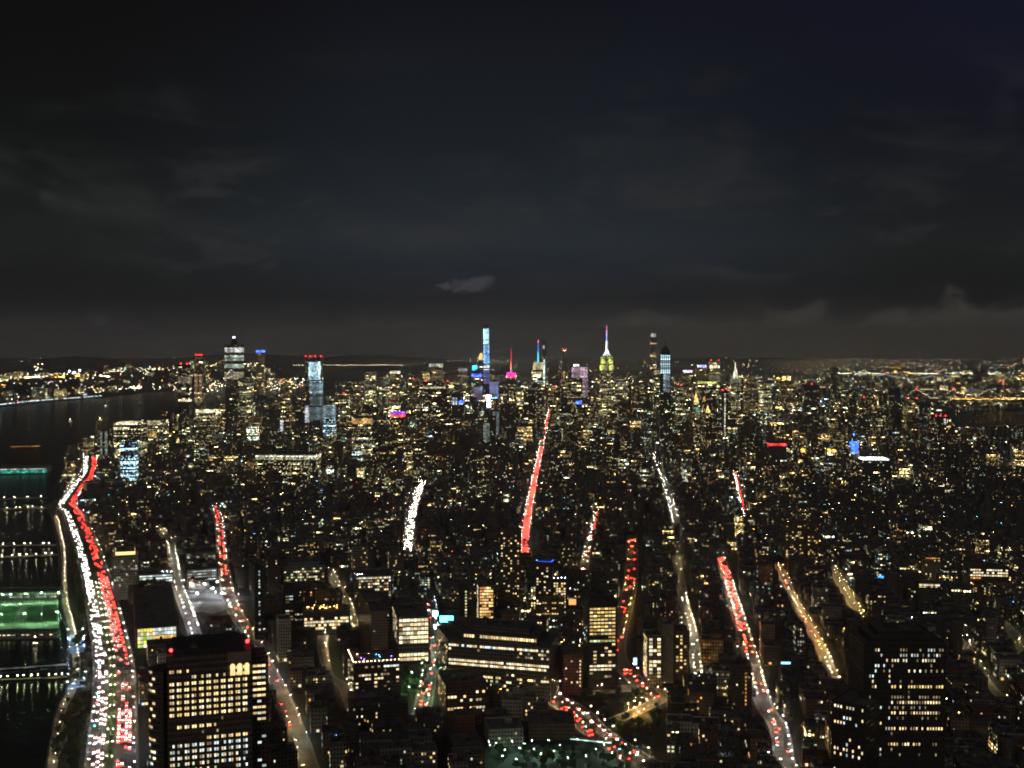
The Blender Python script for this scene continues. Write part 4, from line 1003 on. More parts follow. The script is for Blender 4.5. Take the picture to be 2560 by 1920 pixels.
BIGRED = glow('tower_beacon', (1, .02, .03), 5)
T = tower
T('skyscraper', 'tall tapering riverside tower with stacked white light bands and a white star on top', (562, 602), 862, 4650, 'sparse', 45, bands=((869, 881, ('soft_white', (.9, .92, .9), .55)), (888, 902, ('soft_green', (.75, .9, .72), .4)), (910, 920, ('soft_green', (.75, .9, .72), .4)), (930, 948, ('dim_cream', (.9, .75, .5), .22))), setbacks=((.55, 1.0), (.8, .9)), spire=((852, 26, 24, None), (845, 18, 5, None), (841, 9, 8, ('star', (.75, .75, 1), 9))))
T('observation_tower', 'lower tower with a glowing cream triangle of an observation deck beside the star-topped tower', (596, 626), 944, 4600, 'dense', 40)
T('skyscraper', 'dark slender tower with red beacons and a lit podium, by the river', (446, 472), 912, 4250, 'dark', 32, beacons=(.2, .8), bands=((942, 958, ('dim_cream', (.9, .75, .5), .22)), (999, 1004, CREAM)))
T('skyscraper', 'dark tower with glowing amber ribs below, between the slender one and the star-topped tower', (485, 508), 890, 4350, 'dark', 30, beacons=(.2, .5, .8), bands=((934, 1006, ('amber_dim', (1, .6, .3), .28), .1, .4), (936, 1006, ('amber_dim', (1, .6, .3), .28), .6, .9)))
T('office_tower', 'squat tower with lit podium storeys at the foot of the amber-ribbed tower', (490, 530), 1022, 4200, 'dense', 40, bands=((1024, 1032, CREAM),))
T('skyscraper', 'broad ice-white lit glass tower under a dark crown with red beacons', (764, 802), 893, 4400, 'dark', 40, beacons=(.0, .3, .6, 1.0), bands=((905, 950, ('ice_face', (.55, .85, 1), 1.05), .22, .98), (953, 985, ('ice_half', (.5, .75, .88), .5), .28, 1), (988, 1014, ('ice_low', (.5, .75, .9), .14), .3, 1), (1018, 1050, ('ice_low', (.5, .75, .9), .14), .1, 1)))
T('office_tower', 'short bright ice-blue glass block next to the ice-white tower', (808, 836), 1013, 4250, 'cool', 30, bands=((1014, 1045, ('ice_mid', (.5, .75, .88), .3)),))
T('office_tower', 'thin white-lit strip tower at the foot of the ice-white tower', (763, 770), 1012, 4150, 'dark', 12, bands=((1014, 1056, ('pale', (.85, .9, 1), .7)),))
T('office_tower', 'short thin tower with a bright white stripe west of the ice-white tower', (699, 710), 1048, 3900, 'dark', 14, bands=((1050, 1078, ('pale', (.85, .9, 1), .7), .2, .8),))
T('office_slab', 'massive dark slab with dim mauve floors and one glaring red beacon', (1058, 1120), 955, 4550, 'rows', 45, beacons=(.1, .98), bands=((967, 970, CREAM, .0, .9),))
T('hotel_tower', 'tan tower with a band of blue and red light around its top', (978, 1010), 1029, 3900, 'warm', 34, bands=((1029, 1036, ('violet', (.35, .08, 1), 1.4)), (1037, 1042, RED)))
T('skyscraper', 'tallest needle tower, sheathed in icy blue light', (1209, 1222), 818, 6500, 'cool', 30, cap=14, bands=((822, 860, ('ice_bright', (.42, .80, 1), 3.0), .0, .95), (861, 870, ('ice_needle', (.35, .65, .9), .9)), (872, 908, ('ice_blue', (.2, .48, .95), 1.6)), (914, 920, WHITE, 0, 1), (925, 1010, ('violet_blue', (.26, .27, .9), .6))))  # violet light of the screens below put into the lowest band
T('skyscraper', 'tower with a golden domed top just left of the icy needle', (1196, 1209), 895, 6100, 'sparse', 26, spire=((884, 24, 10, GOLD), (882, 8, 2, GOLD)), bands=((895, 900, CREAM),))
T('office_tower', 'tower with a round blue sign over a blue-lit top, left of the icy needle', (1180, 1202), 922, 5600, 'rows', 36, bands=((914, 926, CYAN, .1, .5), (934, 942, BLUE)))
T('screen_building', 'building wrapped in blazing white, red and blue video screens at the needle\'s foot', (1208, 1240), 985, 5150, 'rows', 40, bands=((1000, 1017, ('screen_red', (1, .08, .14), 9), .0, .18), (989, 1018, ('screen_white', (.55, .62, 1), 130), .3, .6), (994, 1014, ('screen_cyan', (.02, .25, 1), 40), .62, 1.0)))
T('skyscraper', 'tower with a red-lit mast above a round magenta sign', (1266, 1290), 940, 5050, 'rows', 34, bands=((932, 944, MAG, .05, .95),), spire=((926, 10, 9, ('violet', (.35, .08, 1), 1.4)), (908, 7, 5, ('ember', (1, .28, .12), 1.0)), (872, 3.4, 1.6, ('mast_red', (1, .06, .06), 1.1))))
T('skyscraper', 'crystal tower with cream crown, bright white edge and blue-to-cyan spire', (1330, 1362), 916, 4750, 'rows', 46, bands=((906, 924, ('crown_cream', (1, .86, .45), .62), .12, .85), (930, 936, ('crown_cream', (1, .86, .45), .62), .0, .8), (951, 955, ICE, .3, .85), (898, 962, ('edge_white', (.8, 1, .95), 1.1), .93, 1.0)), spire=((880, 7, 5, ('spire_cyan', (.02, .6, .85), 1.3)), (857, 5, 3, ('spire_blue', (.06, .18, .8), 1.0)), (850, 5, 5, ('spire_red', (1, .12, .16), 1.2))))
T('skyscraper', 'dark slender tower topped with white dots behind the crystal tower', (1357, 1366), 862, 6000, 'sparse', 16, bands=((862, 872, ('soft_green', (.75, .9, .72), .4), .0, .5),), cap=26)
T('skyscraper', 'thin black tower standing above a small gold-lit peak', (1406, 1416), 874, 6350, 'sparse', 18, beacons=(.1, .9))
T('office_tower', 'dim stepped tower with vertical gold strips under the thin black tower', (1400, 1420), 925, 5600, 'warm', 30, bands=((928, 948, ('gold_dim', (1, .62, .18), .5), .45, .6),))
T('skyscraper', 'tower with a sweeping front floodlit soft pink', (1426, 1470), 918, 5000, 'sparse', 40, bands=((918, 946, PINK, .1, 1.0), (946, 1004, PINK, .72, 1.0), (911, 916, WHITE, .2, .5)))  # pink floodlight put into the front as emission
T('office_block', 'dark office block with pale green window rows before the pink tower', (1420, 1455), 951, 4700, 'rows', 40, bands=((1003, 1010, BLUE, .6, 1.0),))
def empire(px, ytop, d):  # floodlight on the upper tiers put in as glowing bands
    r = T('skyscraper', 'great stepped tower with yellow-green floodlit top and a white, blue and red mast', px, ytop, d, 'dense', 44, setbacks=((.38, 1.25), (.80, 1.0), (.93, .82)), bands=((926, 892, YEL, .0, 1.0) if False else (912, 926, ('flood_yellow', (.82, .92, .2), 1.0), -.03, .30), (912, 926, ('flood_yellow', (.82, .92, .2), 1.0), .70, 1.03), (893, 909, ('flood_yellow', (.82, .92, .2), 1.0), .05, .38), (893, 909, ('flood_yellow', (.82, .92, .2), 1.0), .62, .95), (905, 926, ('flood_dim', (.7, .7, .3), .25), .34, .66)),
          spire=((882, 34, 18, ('mast_white', (.92, .96, 1), 1.4)), (874, 16, 9, ('mast_white', (.92, .96, 1), 1.4)), (853, 8, 6, ('mast_white', (.92, .96, 1), 1.4)), (840, 6, 5, ('mast_blue', (.3, .36, .95), .9)), (826, 5, 4, ('mast_violet', (.62, .5, .95), .9)), (819, 4.5, 4, ('mast_red', (1, .06, .06), 1.1)), (812, 3, 1.5, ('mast_tip', (.35, .35, 1), .8))))
empire((1502, 1534), 890, 4566)
T('skyscraper', 'pencil-thin square tower with four separate glowing bands', (1627, 1641), 832, 6430, 'sparse', 28, bands=((833, 843, ('soft_white', (.9, .92, .9), .55), .1, .9), (857, 861, ('band_amber', (1, .62, .3), 1.0)), (887, 892, ('band_amber', (1, .62, .3), 1.0)), (917, 922, ('band_amber', (1, .62, .3), 1.0)), (949, 953, CREAM)))
T('skyscraper', 'slim tower with icy vertical light ribs beneath a dark rounded top', (1652, 1678), 886, 3950, 'sparse', 30, bands=tuple((888, 934, ('rib_ice', (.6, .9, 1), .8), .05 + .19 * i, .13 + .19 * i) for i in range(5)) + ((925, 980, ('ice_mid', (.35, .65, .9), .3), .3, .9),), spire=((874, 34, 26, None), (866, 24, 12, None), (850, 2, 1, None)))
T('office_tower', 'tower with a yellow-lit corner left of the ice-ribbed tower', (1636, 1650), 926, 5200, 'dense', 26, bands=((926, 936, ('crown_cream', (1, .86, .45), .62), .1, .9),))
T('office_tower', 'wide low tower carrying a glowing blue and magenta roof sign', (1742, 1772), 914, 6000, 'warm', 40, bands=((913, 919, ('sign_violet', (.45, .45, 1), 2.2), .1, .8),))
T('office_tower', 'wide low tower with a plain white roof sign', (1708, 1732), 927, 5800, 'warm', 36, bands=((926, 932, ('sign_white', (1, .85, 1), 2.0), .1, .9),))
T('skyscraper', 'flat-topped tower with two red beacons and a pale lit crown', (1777, 1799), 902, 5500, 'dense', 34, beacons=(.05, .95), bands=((914, 920, CREAM), (936, 955, ('dim_cream', (.9, .75, .5), .22))))
T('office_block', 'block with a long yellow-green light strip along its roof', (1747, 1792), 955, 4900, 'rows', 40, bands=((955, 959, ('strip_lime', (.8, .95, .2), 1.6)),))
T('skyscraper', 'art deco tower with a bright triangular lit spire', (1829, 1851), 955, 5340, 'dense', 30, bands=((946, 956, ('soft_green', (.75, .9, .72), .4)),), spire=((938, 32, 22, ('deco_cream', (1, .92, .62), 1.0)), (920, 20, 9, ('deco_cream', (1, .92, .62), 1.0)), (904, 6, 1.2, ('deco_cream', (1, .92, .62), 1.0))))
T('office_tower', 'tower with a small gilded pyramid roof', (1735, 1748), 1006, 3900, 'warm', 22, spire=((992, 15, 8, GOLD), (982, 6, 1, GOLD)))
T('office_tower', 'tower with a small teal-lit pyramid roof', (1739, 1751), 1031, 3700, 'warm', 22, spire=((1016, 14, 1, TEAL),))
T('clock_tower', 'clock tower with an amber-lit pointed top', (1765, 1777), 1032, 3650, 'warm', 20, spire=((1024, 14, 10, GOLD), (1014, 8, 1, GOLD)))
T('office_tower', 'tower with a dim amber pointed top behind the clock tower', (1757, 1767), 1002, 4300, 'warm', 20, spire=((992, 12, 1, ('ember_dim', (1, .4, .15), .8)),))
T('office_tower', 'tall dark tower with a single lit line down its edge', (1806, 1822), 978, 4300, 'sparse', 24, beacons=(.1, .9), bands=((984, 1092, ('line_cream', (1, .95, .75), .8), .38, .50),))
T('apartment_tower', 'tall black tower standing alone east of the deco spire', (2080, 2096), 918, 6300, 'sparse', 30)
T('apartment_tower', 'broad black slab tower before the eastern river', (2224, 2252), 968, 5000, 'sparse', 28)
T('apartment_tower', 'warm speckled tower with a red beacon, west of the black slab', (2148, 2180), 996, 4900, 'warm', 34, beacons=(.4,))
T('apartment_tower', 'speckled tower with a red-lit roof below the bridge', (2262, 2296), 998, 4700, 'warm', 30, beacons=(.2, .9))
T('apartment_tower', 'dark tower with a white-lit edge and paired red beacons, near the eastern river', (2338, 2366), 1042, 4300, 'sparse', 28, beacons=(.1, .5, .95), bands=((1046, 1062, ('pale', (.85, .9, 1), .7), .82, .95),))
T('clock_tower', 'clock tower with a vivid blue lit belfry and pinnacle', (2128, 2148), 1120, 3250, 'warm', 22, bands=((1106, 1134, ('belfry_blue', (.03, .14, 1), 3.2), .1, .9),), spire=((1104, 14, 10, ('belfry_blue', (.03, .14, 1), 1.5)), (1090, 7, 2, None), (1084, 5, 3, ('belfry_blue', (.03, .14, 1), 1.5))))
T('power_station', 'low wide building with a row of nine white floodlights, beside the blue belfry', (2158, 2230), 1150, 3200, 'sparse', 60, bands=tuple((1148, 1151, ('flood_white', (.85, .95, 1), 6), .02 + .105 * i, .06 + .105 * i) for i in range(9)))
T('office_tower', 'tower with a long bar of pure red light under its roof', (1925, 1966), 1106, 3400, 'sparse', 40, bands=((1109, 1115, RED, .0, 1),))
T('clock_tower', 'tower with a glowing amber clock face', (1998, 2020), 1120, 3350, 'warm', 24, bands=((1121, 1131, ('clock_amber', (1, .52, .08), 2.0), .25, .75),))
T('office_tower', 'tower with a pair of glowing amber discs right of the clock tower', (2068, 2094), 1120, 3350, 'warm', 26, bands=((1122, 1131, ('clock_amber', (1, .52, .08), 2.0), .1, .35), (1124, 1131, ('clock_amber', (1, .52, .08), 2.0), .55, .8)))
T('apartment_tower', 'pale glass riverside towers with lit vertical seams, by the highway bend', (250, 276), 1074, 3350, 'dark', 26, bands=((1078, 1140, ('seam_green', (.7, .85, .7), .2), .05, .2), (1078, 1140, ('seam_green', (.7, .85, .7), .2), .5, .7)))
T('apartment_tower', 'second glass riverside tower with a row of vertical seams', (300, 336), 1104, 3200, 'cool', 30)
T('office_block', 'stepped block with long cream terraces near the railyard piers', (284, 352), 1056, 3750, 'dense', 60, bands=((1056, 1062, CREAM, .1, .9), (1068, 1072, CREAM, .0, .6), (1088, 1092, CREAM, .0, .5)))
T('office_block', 'block with a yellow-lit roofline right of the cream-terraced block', (354, 408), 1050, 3900, 'dense', 60, bands=((1052, 1062, ('crown_cream', (1, .86, .45), .62), .3, .9), (1078, 1094, ('gold_dim', (1, .62, .18), .5), .0, .7)))
T('warehouse_block', 'long low block with three storeys of continuous bright lights below the ice-white tower', (640, 792), 1136, 3150, 'dense', 60, bands=((1138, 1143, ('line_cream', (1, .95, .75), .8)), (1146, 1149, ('line_green', (.8, .95, .6), .4))))
T('theatre_block', 'block with amber-lit colonnade near the striped hotel tower', (880, 926), 1044, 3700, 'dense', 40, bands=((1046, 1060, ('gold_dim', (1, .62, .18), .5)),))
T('office_tower', 'tower with four white-lit upper floors beneath the long bridge', (976, 998), 928, 5600, 'warm', 34, bands=((928, 934, CREAM),))
T('office_tower', 'wide tower with a pale green-white lit roofline, right of the long bridge', (1074, 1106), 908, 6000, 'warm', 40, bands=((909, 916, ('soft_green', (.75, .9, .72), .4)),))
T('office_tower', 'tower with white-lit top floors left of the round blue sign', (1147, 1166), 922, 5600, 'warm', 34, bands=((922, 928, ('soft_white', (.9, .92, .9), .55)),))
T('office_block', 'dark block with paired white light columns below the icy needle', (1130, 1160), 985, 4600, 'sparse', 34, bands=((994, 1012, ('pale', (.85, .9, 1), .7), .05, .2), (994, 1012, ('pale', (.85, .9, 1), .7), .3, .42), (1000, 1010, BLUE, .6, .95)))
T('apartment_tower', 'dark domed mass with pale window columns, below the video screens', (1206, 1240), 1040, 3650, 'sparse', 34, bands=((1058, 1104, ('seam_green', (.7, .85, .7), .2), .1, .55),))
T('office_tower', 'slender tower with two ice-blue light columns right of the domed mass', (1232, 1248), 1026, 3900, 'sparse', 20, bands=((1028, 1086, ('ice_low', (.5, .75, .9), .14), .0, .4), (1028, 1086, ('ice_low', (.5, .75, .9), .14), .6, .95)))
T('apartment_tower', 'tower topped by a glowing blue cap, behind the star-topped tower', (641, 659), 876, 7600, 'warm', 40, bands=((876, 881, BLUE),), base=60)
T('office_tower', 'tower washed in dim violet light just right of the icy needle', (1224, 1246), 952, 5350, 'rows', 30, bands=((956, 1000, ('violet_wash_glow', (.30, .27, .75), .16)),))  # violet light of the screens put into the facing as a glowing band
T('office_tower', 'tower washed in dim violet light just left of the video screens', (1184, 1206), 962, 5250, 'rows', 30, bands=((966, 1012, ('violet_wash_glow', (.30, .27, .75), .16)),))  # same violet screen light, put in as emission
for i, (a, b, yt, d, m) in enumerate(((700, 724, 960, 4500, 'warm'), (846, 872, 985, 4700, 'dense'), (878, 904, 952, 5200, 'warm'), (912, 938, 930, 5600, 'dense'), (948, 972, 965, 4900, 'dense'), (1020, 1046, 948, 5200, 'warm'), (1100, 1128, 985, 4400, 'dark'), (1292, 1322, 962, 4900, 'dense'), (1310, 1340, 975, 4400, 'sparse'), (1376, 1402, 968, 4600, 'warm'), (1478, 1500, 972, 4700, 'warm'), (1540, 1572, 948, 5200, 'dense'), (1580, 1612, 960, 4900, 'warm'), (1690, 1716, 965, 4600, 'dense'), (1862, 1890, 945, 5400, 'warm'), (1900, 1930, 958, 5200, 'dense'), (1950, 1984, 950, 5600, 'warm'), (2010, 2050, 962, 5000, 'sparse'))):
    T('office_tower', f"{('warm speckled', 'densely lit', 'dark')[('warm', 'dense').index(m) if m in ('warm', 'dense') else 2]} midtown tower, {nth(i + 1)} along the skyline counted from the river side", (a, b), yt, d, m, 32, group='midtown towers', beacons=(.5,) if i % 4 == 1 else ())
# the observation deck's lit triangle
def triangle_deck():
    r = thing('observation_deck', 'glowing cream and violet triangular deck jutting from the star-topped tower', 'deck', (0, 0, 0))
    d = 4590; a, b, c = at(559, 949, d), at(577, 924, d), at(594, 936, d)
    for p, q, m in ((a, b, ('deck_cream', (1, .85, .55), 1.2)), (b, c, ('deck_violet', (.75, .7, 1), 1.3)), (a, c, ('deck_cream', (1, .85, .55), 1.2))):
        mb = MB(); mb.tube(p, q, 1.3, k=6); mb.build('light_edge', gcol(*m), r)
triangle_deck()

# ------------------------------------------------------------------ bridges
def suspension(name, label, tw, deck_z, tower_z, ends, sag_z, lampmat, nl, cable_mat, beam=True, lamps_on='deck', bulb=2.2):
    """tw = two tower feet (x, y); ends = deck ends"""
    root = thing(name, label, 'bridge', (0, 0, 0)); a, b = Vector((*tw[0], 0)), Vector((*tw[1], 0)); e0, e1 = Vector((*ends[0], 0)), Vector((*ends[1], 0))
    u = (b - a).normalized(); s = Vector((-u.y, u.x, 0))
    mb = MB(); q0, q1 = e0 + Vector((0, 0, deck_z)), e1 + Vector((0, 0, deck_z))
    for m, n in (((q0), (q1)),):
        w = s * 14; mb.face([q0 - w, q1 - w, q1 + w, q0 + w]); lo = Vector((0, 0, -6))
        mb.face([q0 - w + lo, q1 - w + lo, q1 - w, q0 - w]); mb.face([q0 + w, q1 + w, q1 + w + lo, q0 + w + lo]); mb.face([q0 + w + lo, q1 + w + lo, q1 - w + lo, q0 - w + lo])
    mb.build('deck', STEEL, root)
    for t in (a, b):
        mb = MB()
        for k in (-1, 1):
            c = t + s * 13 * k; mb.tube((c.x, c.y, 0), (c.x, c.y, tower_z), 5, 3.5, 6)
        for z in (deck_z + 8, (deck_z + tower_z) / 2 + 10, tower_z - 4): mb.tube(t - s * 13 + Vector((0, 0, z)), t + s * 13 + Vector((0, 0, z)), 2.2, k=6)
        p = mb.build('tower', STEEL, root)
        if beam: beacon(root, t.x, t.y, tower_z, BIGRED, 6.0)
    def cable(p, q, zp, zq, sag):
        pts = []
        for i in range(25):
            t = i / 24; z = zp * (1 - t) + zq * t - sag * 4 * t * (1 - t); c = p.lerp(q, t); pts.append(Vector((c.x, c.y, z)))
        return pts
    lines = [cable(a, b, tower_z, tower_z, tower_z - sag_z), cable(e0, a, deck_z, tower_z, (tower_z - deck_z) * .12), cable(b, e1, tower_z, deck_z, (tower_z - deck_z) * .12)]
    for k in (-1, 1):
        for ln in lines:
            mb = MB()
            for p, q in zip(ln, ln[1:]): mb.tube(p + s * 13 * k, q + s * 13 * k, 2.0, k=5)
            mb.build('cable', cable_mat, root)
    bm_ = MB(); bm_.tube((0, 0, 0), (0, 0, 4), .3, k=5, mi=1); bm_.tube((0, 0, 4), (0, 0, 4 + bulb), bulb * .5, k=7); o = bm_.build('deck_lamp', [lampmat, METAL]); me = o.data; bpy.data.objects.remove(o)
    for i in range(nl):
        t = (i + .5) / nl
        if lamps_on == 'deck': c = e0.lerp(e1, t); link('deck_lamp', me, root, (c.x, c.y, deck_z))
        else:
            ln = lines[0] if i % 2 else random.choice(lines[1:]); p = random.choice(ln); link('deck_lamp', me, root, p - s * 13)
    return root
def gx(px, d, py=930): p = at(px, py, d); return (p.x, d)
suspension('suspension_bridge', 'long far suspension bridge with a string of cream deck lamps over the dark river', (gx(735, 15800), gx(974, 16000)), 78, 184, (gx(690, 15700), gx(1015, 16100)), 95, FARWARM, 62, STEEL, beam=False, bulb=3.2)
LITCABLE = glow('lit_cable', (.62, .74, .8), .9)  # pale floodlight put into the cables as emission
suspension('suspension_bridge', 'eastern suspension bridge with pale floodlit cables and red tower tops', (gx(2213, 11000), gx(2345, 11000)), 45, 96, (gx(2150, 11000), gx(2420, 11000)), 54, FARWARM, 8, LITCABLE, bulb=2)
def cantilever(label):
    root = thing('truss_bridge', label, 'bridge', (0, 0, 0)); d = 7000; x0, x1 = gx(2255, d)[0], gx(2620, d)[0]; zd = 45
    mb = MB(); mb.box((x0 + x1) / 2, d, zd, x1 - x0, 26, 8); mb.build('deck', STEEL, root)
    def top(px):
        T_ = (2290, 2382, 2470); z = 62
        for t in T_: z = max(z, 112 - abs(px - t) * 1.4)
        return z
    ch = MB(); px = 2258; prev = None
    while px < 2600:
        x = gx(px, d)[0]; p = Vector((x, d - 12, top(px)))
        if prev: ch.tube(prev, p, 1.2, k=5); ch.tube(Vector((prev.x, d - 12, zd + 8)), p, .7, k=5)
        ch.tube((x, d - 12, zd), p, .8, k=5); prev = p; px += 7
    ch.build('truss', STEEL, root)
    for t in (2290, 2382, 2470):
        x = gx(t, d)[0]; mb = MB(); mb.tube((x, d, 0), (x, d, 112), 6, 4, 6); mb.build('tower', STEEL, root)
    for t in (2290, 2382): beacon(root, gx(t, d)[0], d - 12, 112, BIGRED, 4.5)
    mb = MB(); mb.tube((0, 0, 0), (0, 0, 1.1), .55, k=7); o = mb.build('string_lamp', FARWARM); me = o.data; bpy.data.objects.remove(o)
    mb = MB(); mb.tube((0, 0, 0), (0, 0, 1.5), 1.0, k=7); o = mb.build('roadway_lamp', FARAMBER); ma = o.data; bpy.data.objects.remove(o)
    for i in range(46):
        px = 2262 + i * 6.6; link('string_lamp', me, root, (gx(px, d)[0], d - 13, top(px)))
    for i in range(38):
        px = 2375 + i * 5.8 + random.uniform(-2, 2); link('roadway_lamp', ma, root, (gx(px, d)[0], d - 14, zd + random.uniform(6, 14)))
    return root
cantilever('amber-lit truss bridge strung with small lamps over the eastern river')

# ------------------------------------------------------------------ lights beyond counting: far towns, far street lamps, far traffic
def dots(name, items, mats, label=None, seg=6):
    """items: x, y, z, radius, height, material index: short posts with lit heads, one mesh"""
    mb = MB()
    for x, y, z, r, h, m in items:
        a = [(x + r * math.cos(2 * math.pi * i / seg), y + r * math.sin(2 * math.pi * i / seg)) for i in range(seg)]
        mb.prism(a, z, z + h, m, True, False)
        if z > 1: mb.prism([(x - .15, y), (x + .13, y - .13), (x + .13, y + .13)], z - min(z, 9), z, len(mats), False)
    return tag(mb.build(name, list(mats) + [METAL]), label, kind='stuff')
FM = (FARWARM, FARCOOL, FARAMBER, FARRED, FARGREEN, glow('far_sign_blue', (.06, .22, 1), 40), glow('far_sign_cyan', (.1, .8, 1), 30))
it = []
def ground_z(x, y):
    best = 0
    for i in range(len(RIDGE) - 1):
        a, b = RIDGE[i], RIDGE[i + 1]; t = max(0, min(1, ((x - a.x) * (b.x - a.x) + (y - a.y) * (b.y - a.y)) / ((b.x - a.x) ** 2 + (b.y - a.y) ** 2)))
        c = a.lerp(b, t); dd = math.hypot(x - c.x, y - c.y); hz = (60, 80, 110, 120, 120, 60); zz = hz[i] * (1 - t) + hz[i + 1] * t
        if dd < 880: best = max(best, zz * (1 if dd < 200 else max(0, 1 - (dd - 200) / 680)) - 2)
    return best
townb = []
for i in range(900):   # far shore: waterfront to the ridge
    px = random.uniform(-20, 760); pyb = 1019 - (px / 960) * 108
    py = pyb - 6 - random.random() ** .8 * (pyb - 6 - 892); p = gnd(px, max(py, 893)) if py > 925 else at(px, py, random.uniform(9200, 12500))
    y = min(p.y, 14000); q = at(px, py, y); z = ground_z(q.x, y) + random.choice((6, 8, 10, 14, 22))
    m = random.choices((0, 1, 2, 4, 3), (58, 22, 14, 3, 3))[0]; r = random.uniform(.55, 1.6) * y / 9000
    it.append((q.x, y, z, r, r * 1.6, m))
for i in range(190):
    px = random.uniform(-20, 700); pyb = 1019 - (px / 960) * 108; py = random.uniform(930, pyb - 4); p = gnd(px, py); y = min(p.y, 13000); q = at(px, py, y)
    townb.append((q.x, y, random.uniform(25, 70), random.uniform(20, 50), random.choice((10, 40, 3)), random.choice((14, 18, 24, 40, 70)) * 1.0, max(0, ground_z(q.x, y) - 1), random.choice((.03, .08, .15, .3)), random.random() * .8))
for px, py, n, m, sp in ((186, 934, 9, 1, 20), (100, 924, 8, 0, 16), (40, 965, 22, 0, 26), (80, 968, 16, 0, 20), (155, 968, 9, 2, 12), (195, 966, 8, 2, 12), (8, 980, 5, 2, 8), (290, 956, 5, 2, 8), (262, 965, 18, 0, 20), (345, 972, 12, 0, 26), (310, 930, 18, 4, 26)):
    for i in range(n):
        x_ = px + random.gauss(0, sp * .5); y_ = py + random.gauss(0, 4.5); y = min(gnd(px, max(py, 930)).y, 12500); q = at(x_, y_, y); s = 5.0 if m == 1 and px < 300 else 1.9
        it.append((q.x, y, max(q.z, ground_z(q.x, y) + 4), s * y / 9000, s * 1.6 * y / 9000, m))
for i in range(520):   # north and east to the horizon
    px = random.uniform(1000, 2600) if i % 3 else random.uniform(1950, 2600); y = random.uniform(9000, 21000) if i % 4 else random.uniform(7200, 11000)
    q = at(px, 940, y); m = random.choices((0, 1, 2, 4, 3), (66, 16, 11, 4, 3))[0]; r = random.uniform(.5, 1.3) * y / 9000
    it.append((q.x, y, random.choice((7, 8, 10, 30, 55)), r, r * 1.5, m))
for i in range(170):   # the bright yellow-white strip on the north-eastern horizon
    px = random.uniform(2280, 2600) if i % 4 else random.uniform(2090, 2200); q = at(px, 936 + random.gauss(0, 2) + (8 if px < 2200 else 0), 14500); it.append((q.x, 14500 + random.uniform(-300, 300), max(8, q.z), 2.0, 3.2, random.choice((0, 0, 0, 4, 1))))
for px, y0, n, m, sp in ((2240, 932, 3, 2, 2), (2272, 931, 3, 2, 2), (1945, 945, 4, 2, 3), (1960, 946, 3, 2, 3), (2400, 955, 14, 0, 40), (2540, 949, 12, 2, 12), (2110, 958, 14, 1, 20), (2210, 965, 14, 1, 20), (2500, 956, 3, 3, 10), (2450, 968, 2, 3, 2), (2449, 990, 2, 3, 2), (2524, 988, 2, 3, 3)):
    for i in range(n):
        y = 10500; q = at(px + random.gauss(0, sp), y0 + random.gauss(0, 1.5), y); it.append((q.x, y, max(5, q.z), 1.9, 3.0, m))
for i in range(380):
    k_ = random.uniform(3, len(FARHILL) - 4); j_ = int(k_); p = FARHILL[j_].lerp(FARHILL[j_ + 1], k_ - j_); hz_ = _hz[j_] * (1 - k_ + j_) + _hz[j_ + 1] * (k_ - j_); f_ = random.random(); r = random.uniform(1.5, 3.2)
    it.append((p.x, p.y - 1480 * f_, max(6, hz_ * (1 - f_) * .95) + 4, r, r * 1.4, random.choice((0, 0, 0, 1, 2))))
for i in range(420):
    px = random.uniform(1150, 2600) if i % 5 < 3 else random.uniform(2000, 2600); y = random.uniform(12000, 25000); q = at(px, 920, y); r = random.uniform(.45, 1.1) * y / 9000
    it.append((q.x, y, random.choice((7, 8, 10, 30, 60, 80)), r, r * 1.5, random.choices((0, 1, 2, 4, 3), (66, 18, 12, 3, 2))[0]))
dots('distant_town_lights', it, FM, 'scattered lights of the far towns')
for i in range(260):
    px = random.uniform(1900, 2620); y = random.uniform(6900, 11000); q = at(px, 950, y); townb.append((q.x, y, random.uniform(25, 70), random.uniform(20, 50), random.choice((10, 40, 3)), random.choice((14, 18, 24, 34)), 0, random.choice((.03, .08, .15, .3)), random.random()))
townb = [t for t in townb if not inside_many(er_near[:4] + [(6500, 6600)] + list(reversed(er_far[:4])), np.array([t[0]]), np.array([t[1]]))[0]]
box_cloud('distant_town', townb, (FARCITY, ROOF))
# lamps all through the middle city: roof lights, yard lights, side streets
it = []
for x, y, w, d, th, h in random.sample([t[:6] for t in mid if t[6] == 0], 1000):
    it.append((x + random.uniform(-w, w) * .6, y - d * .55 - 1, random.choice((h + .3, h + .3, random.uniform(3, h), 4)), random.uniform(.12, .30) * max(1, y / 2600), .45, random.choices((0, 1, 2, 4, 3, 5, 6), (52, 16, 14, 5, 7, 3, 5))[0]))
for x, y, w, d, th, h in random.sample([t[:6] for t in far], 900):
    it.append((x + random.uniform(-w, w) * .5, y - d * .55, random.choice((h + .3, random.uniform(5, h))), random.uniform(.5, .95) * y / 6000, 1.3, random.choices((0, 1, 2, 3, 4, 5, 6), (54, 20, 10, 6, 4, 3, 3))[0]))
dots('distant_street_lamps', it, FM, 'small lamps dotted through the far streets and roofs')

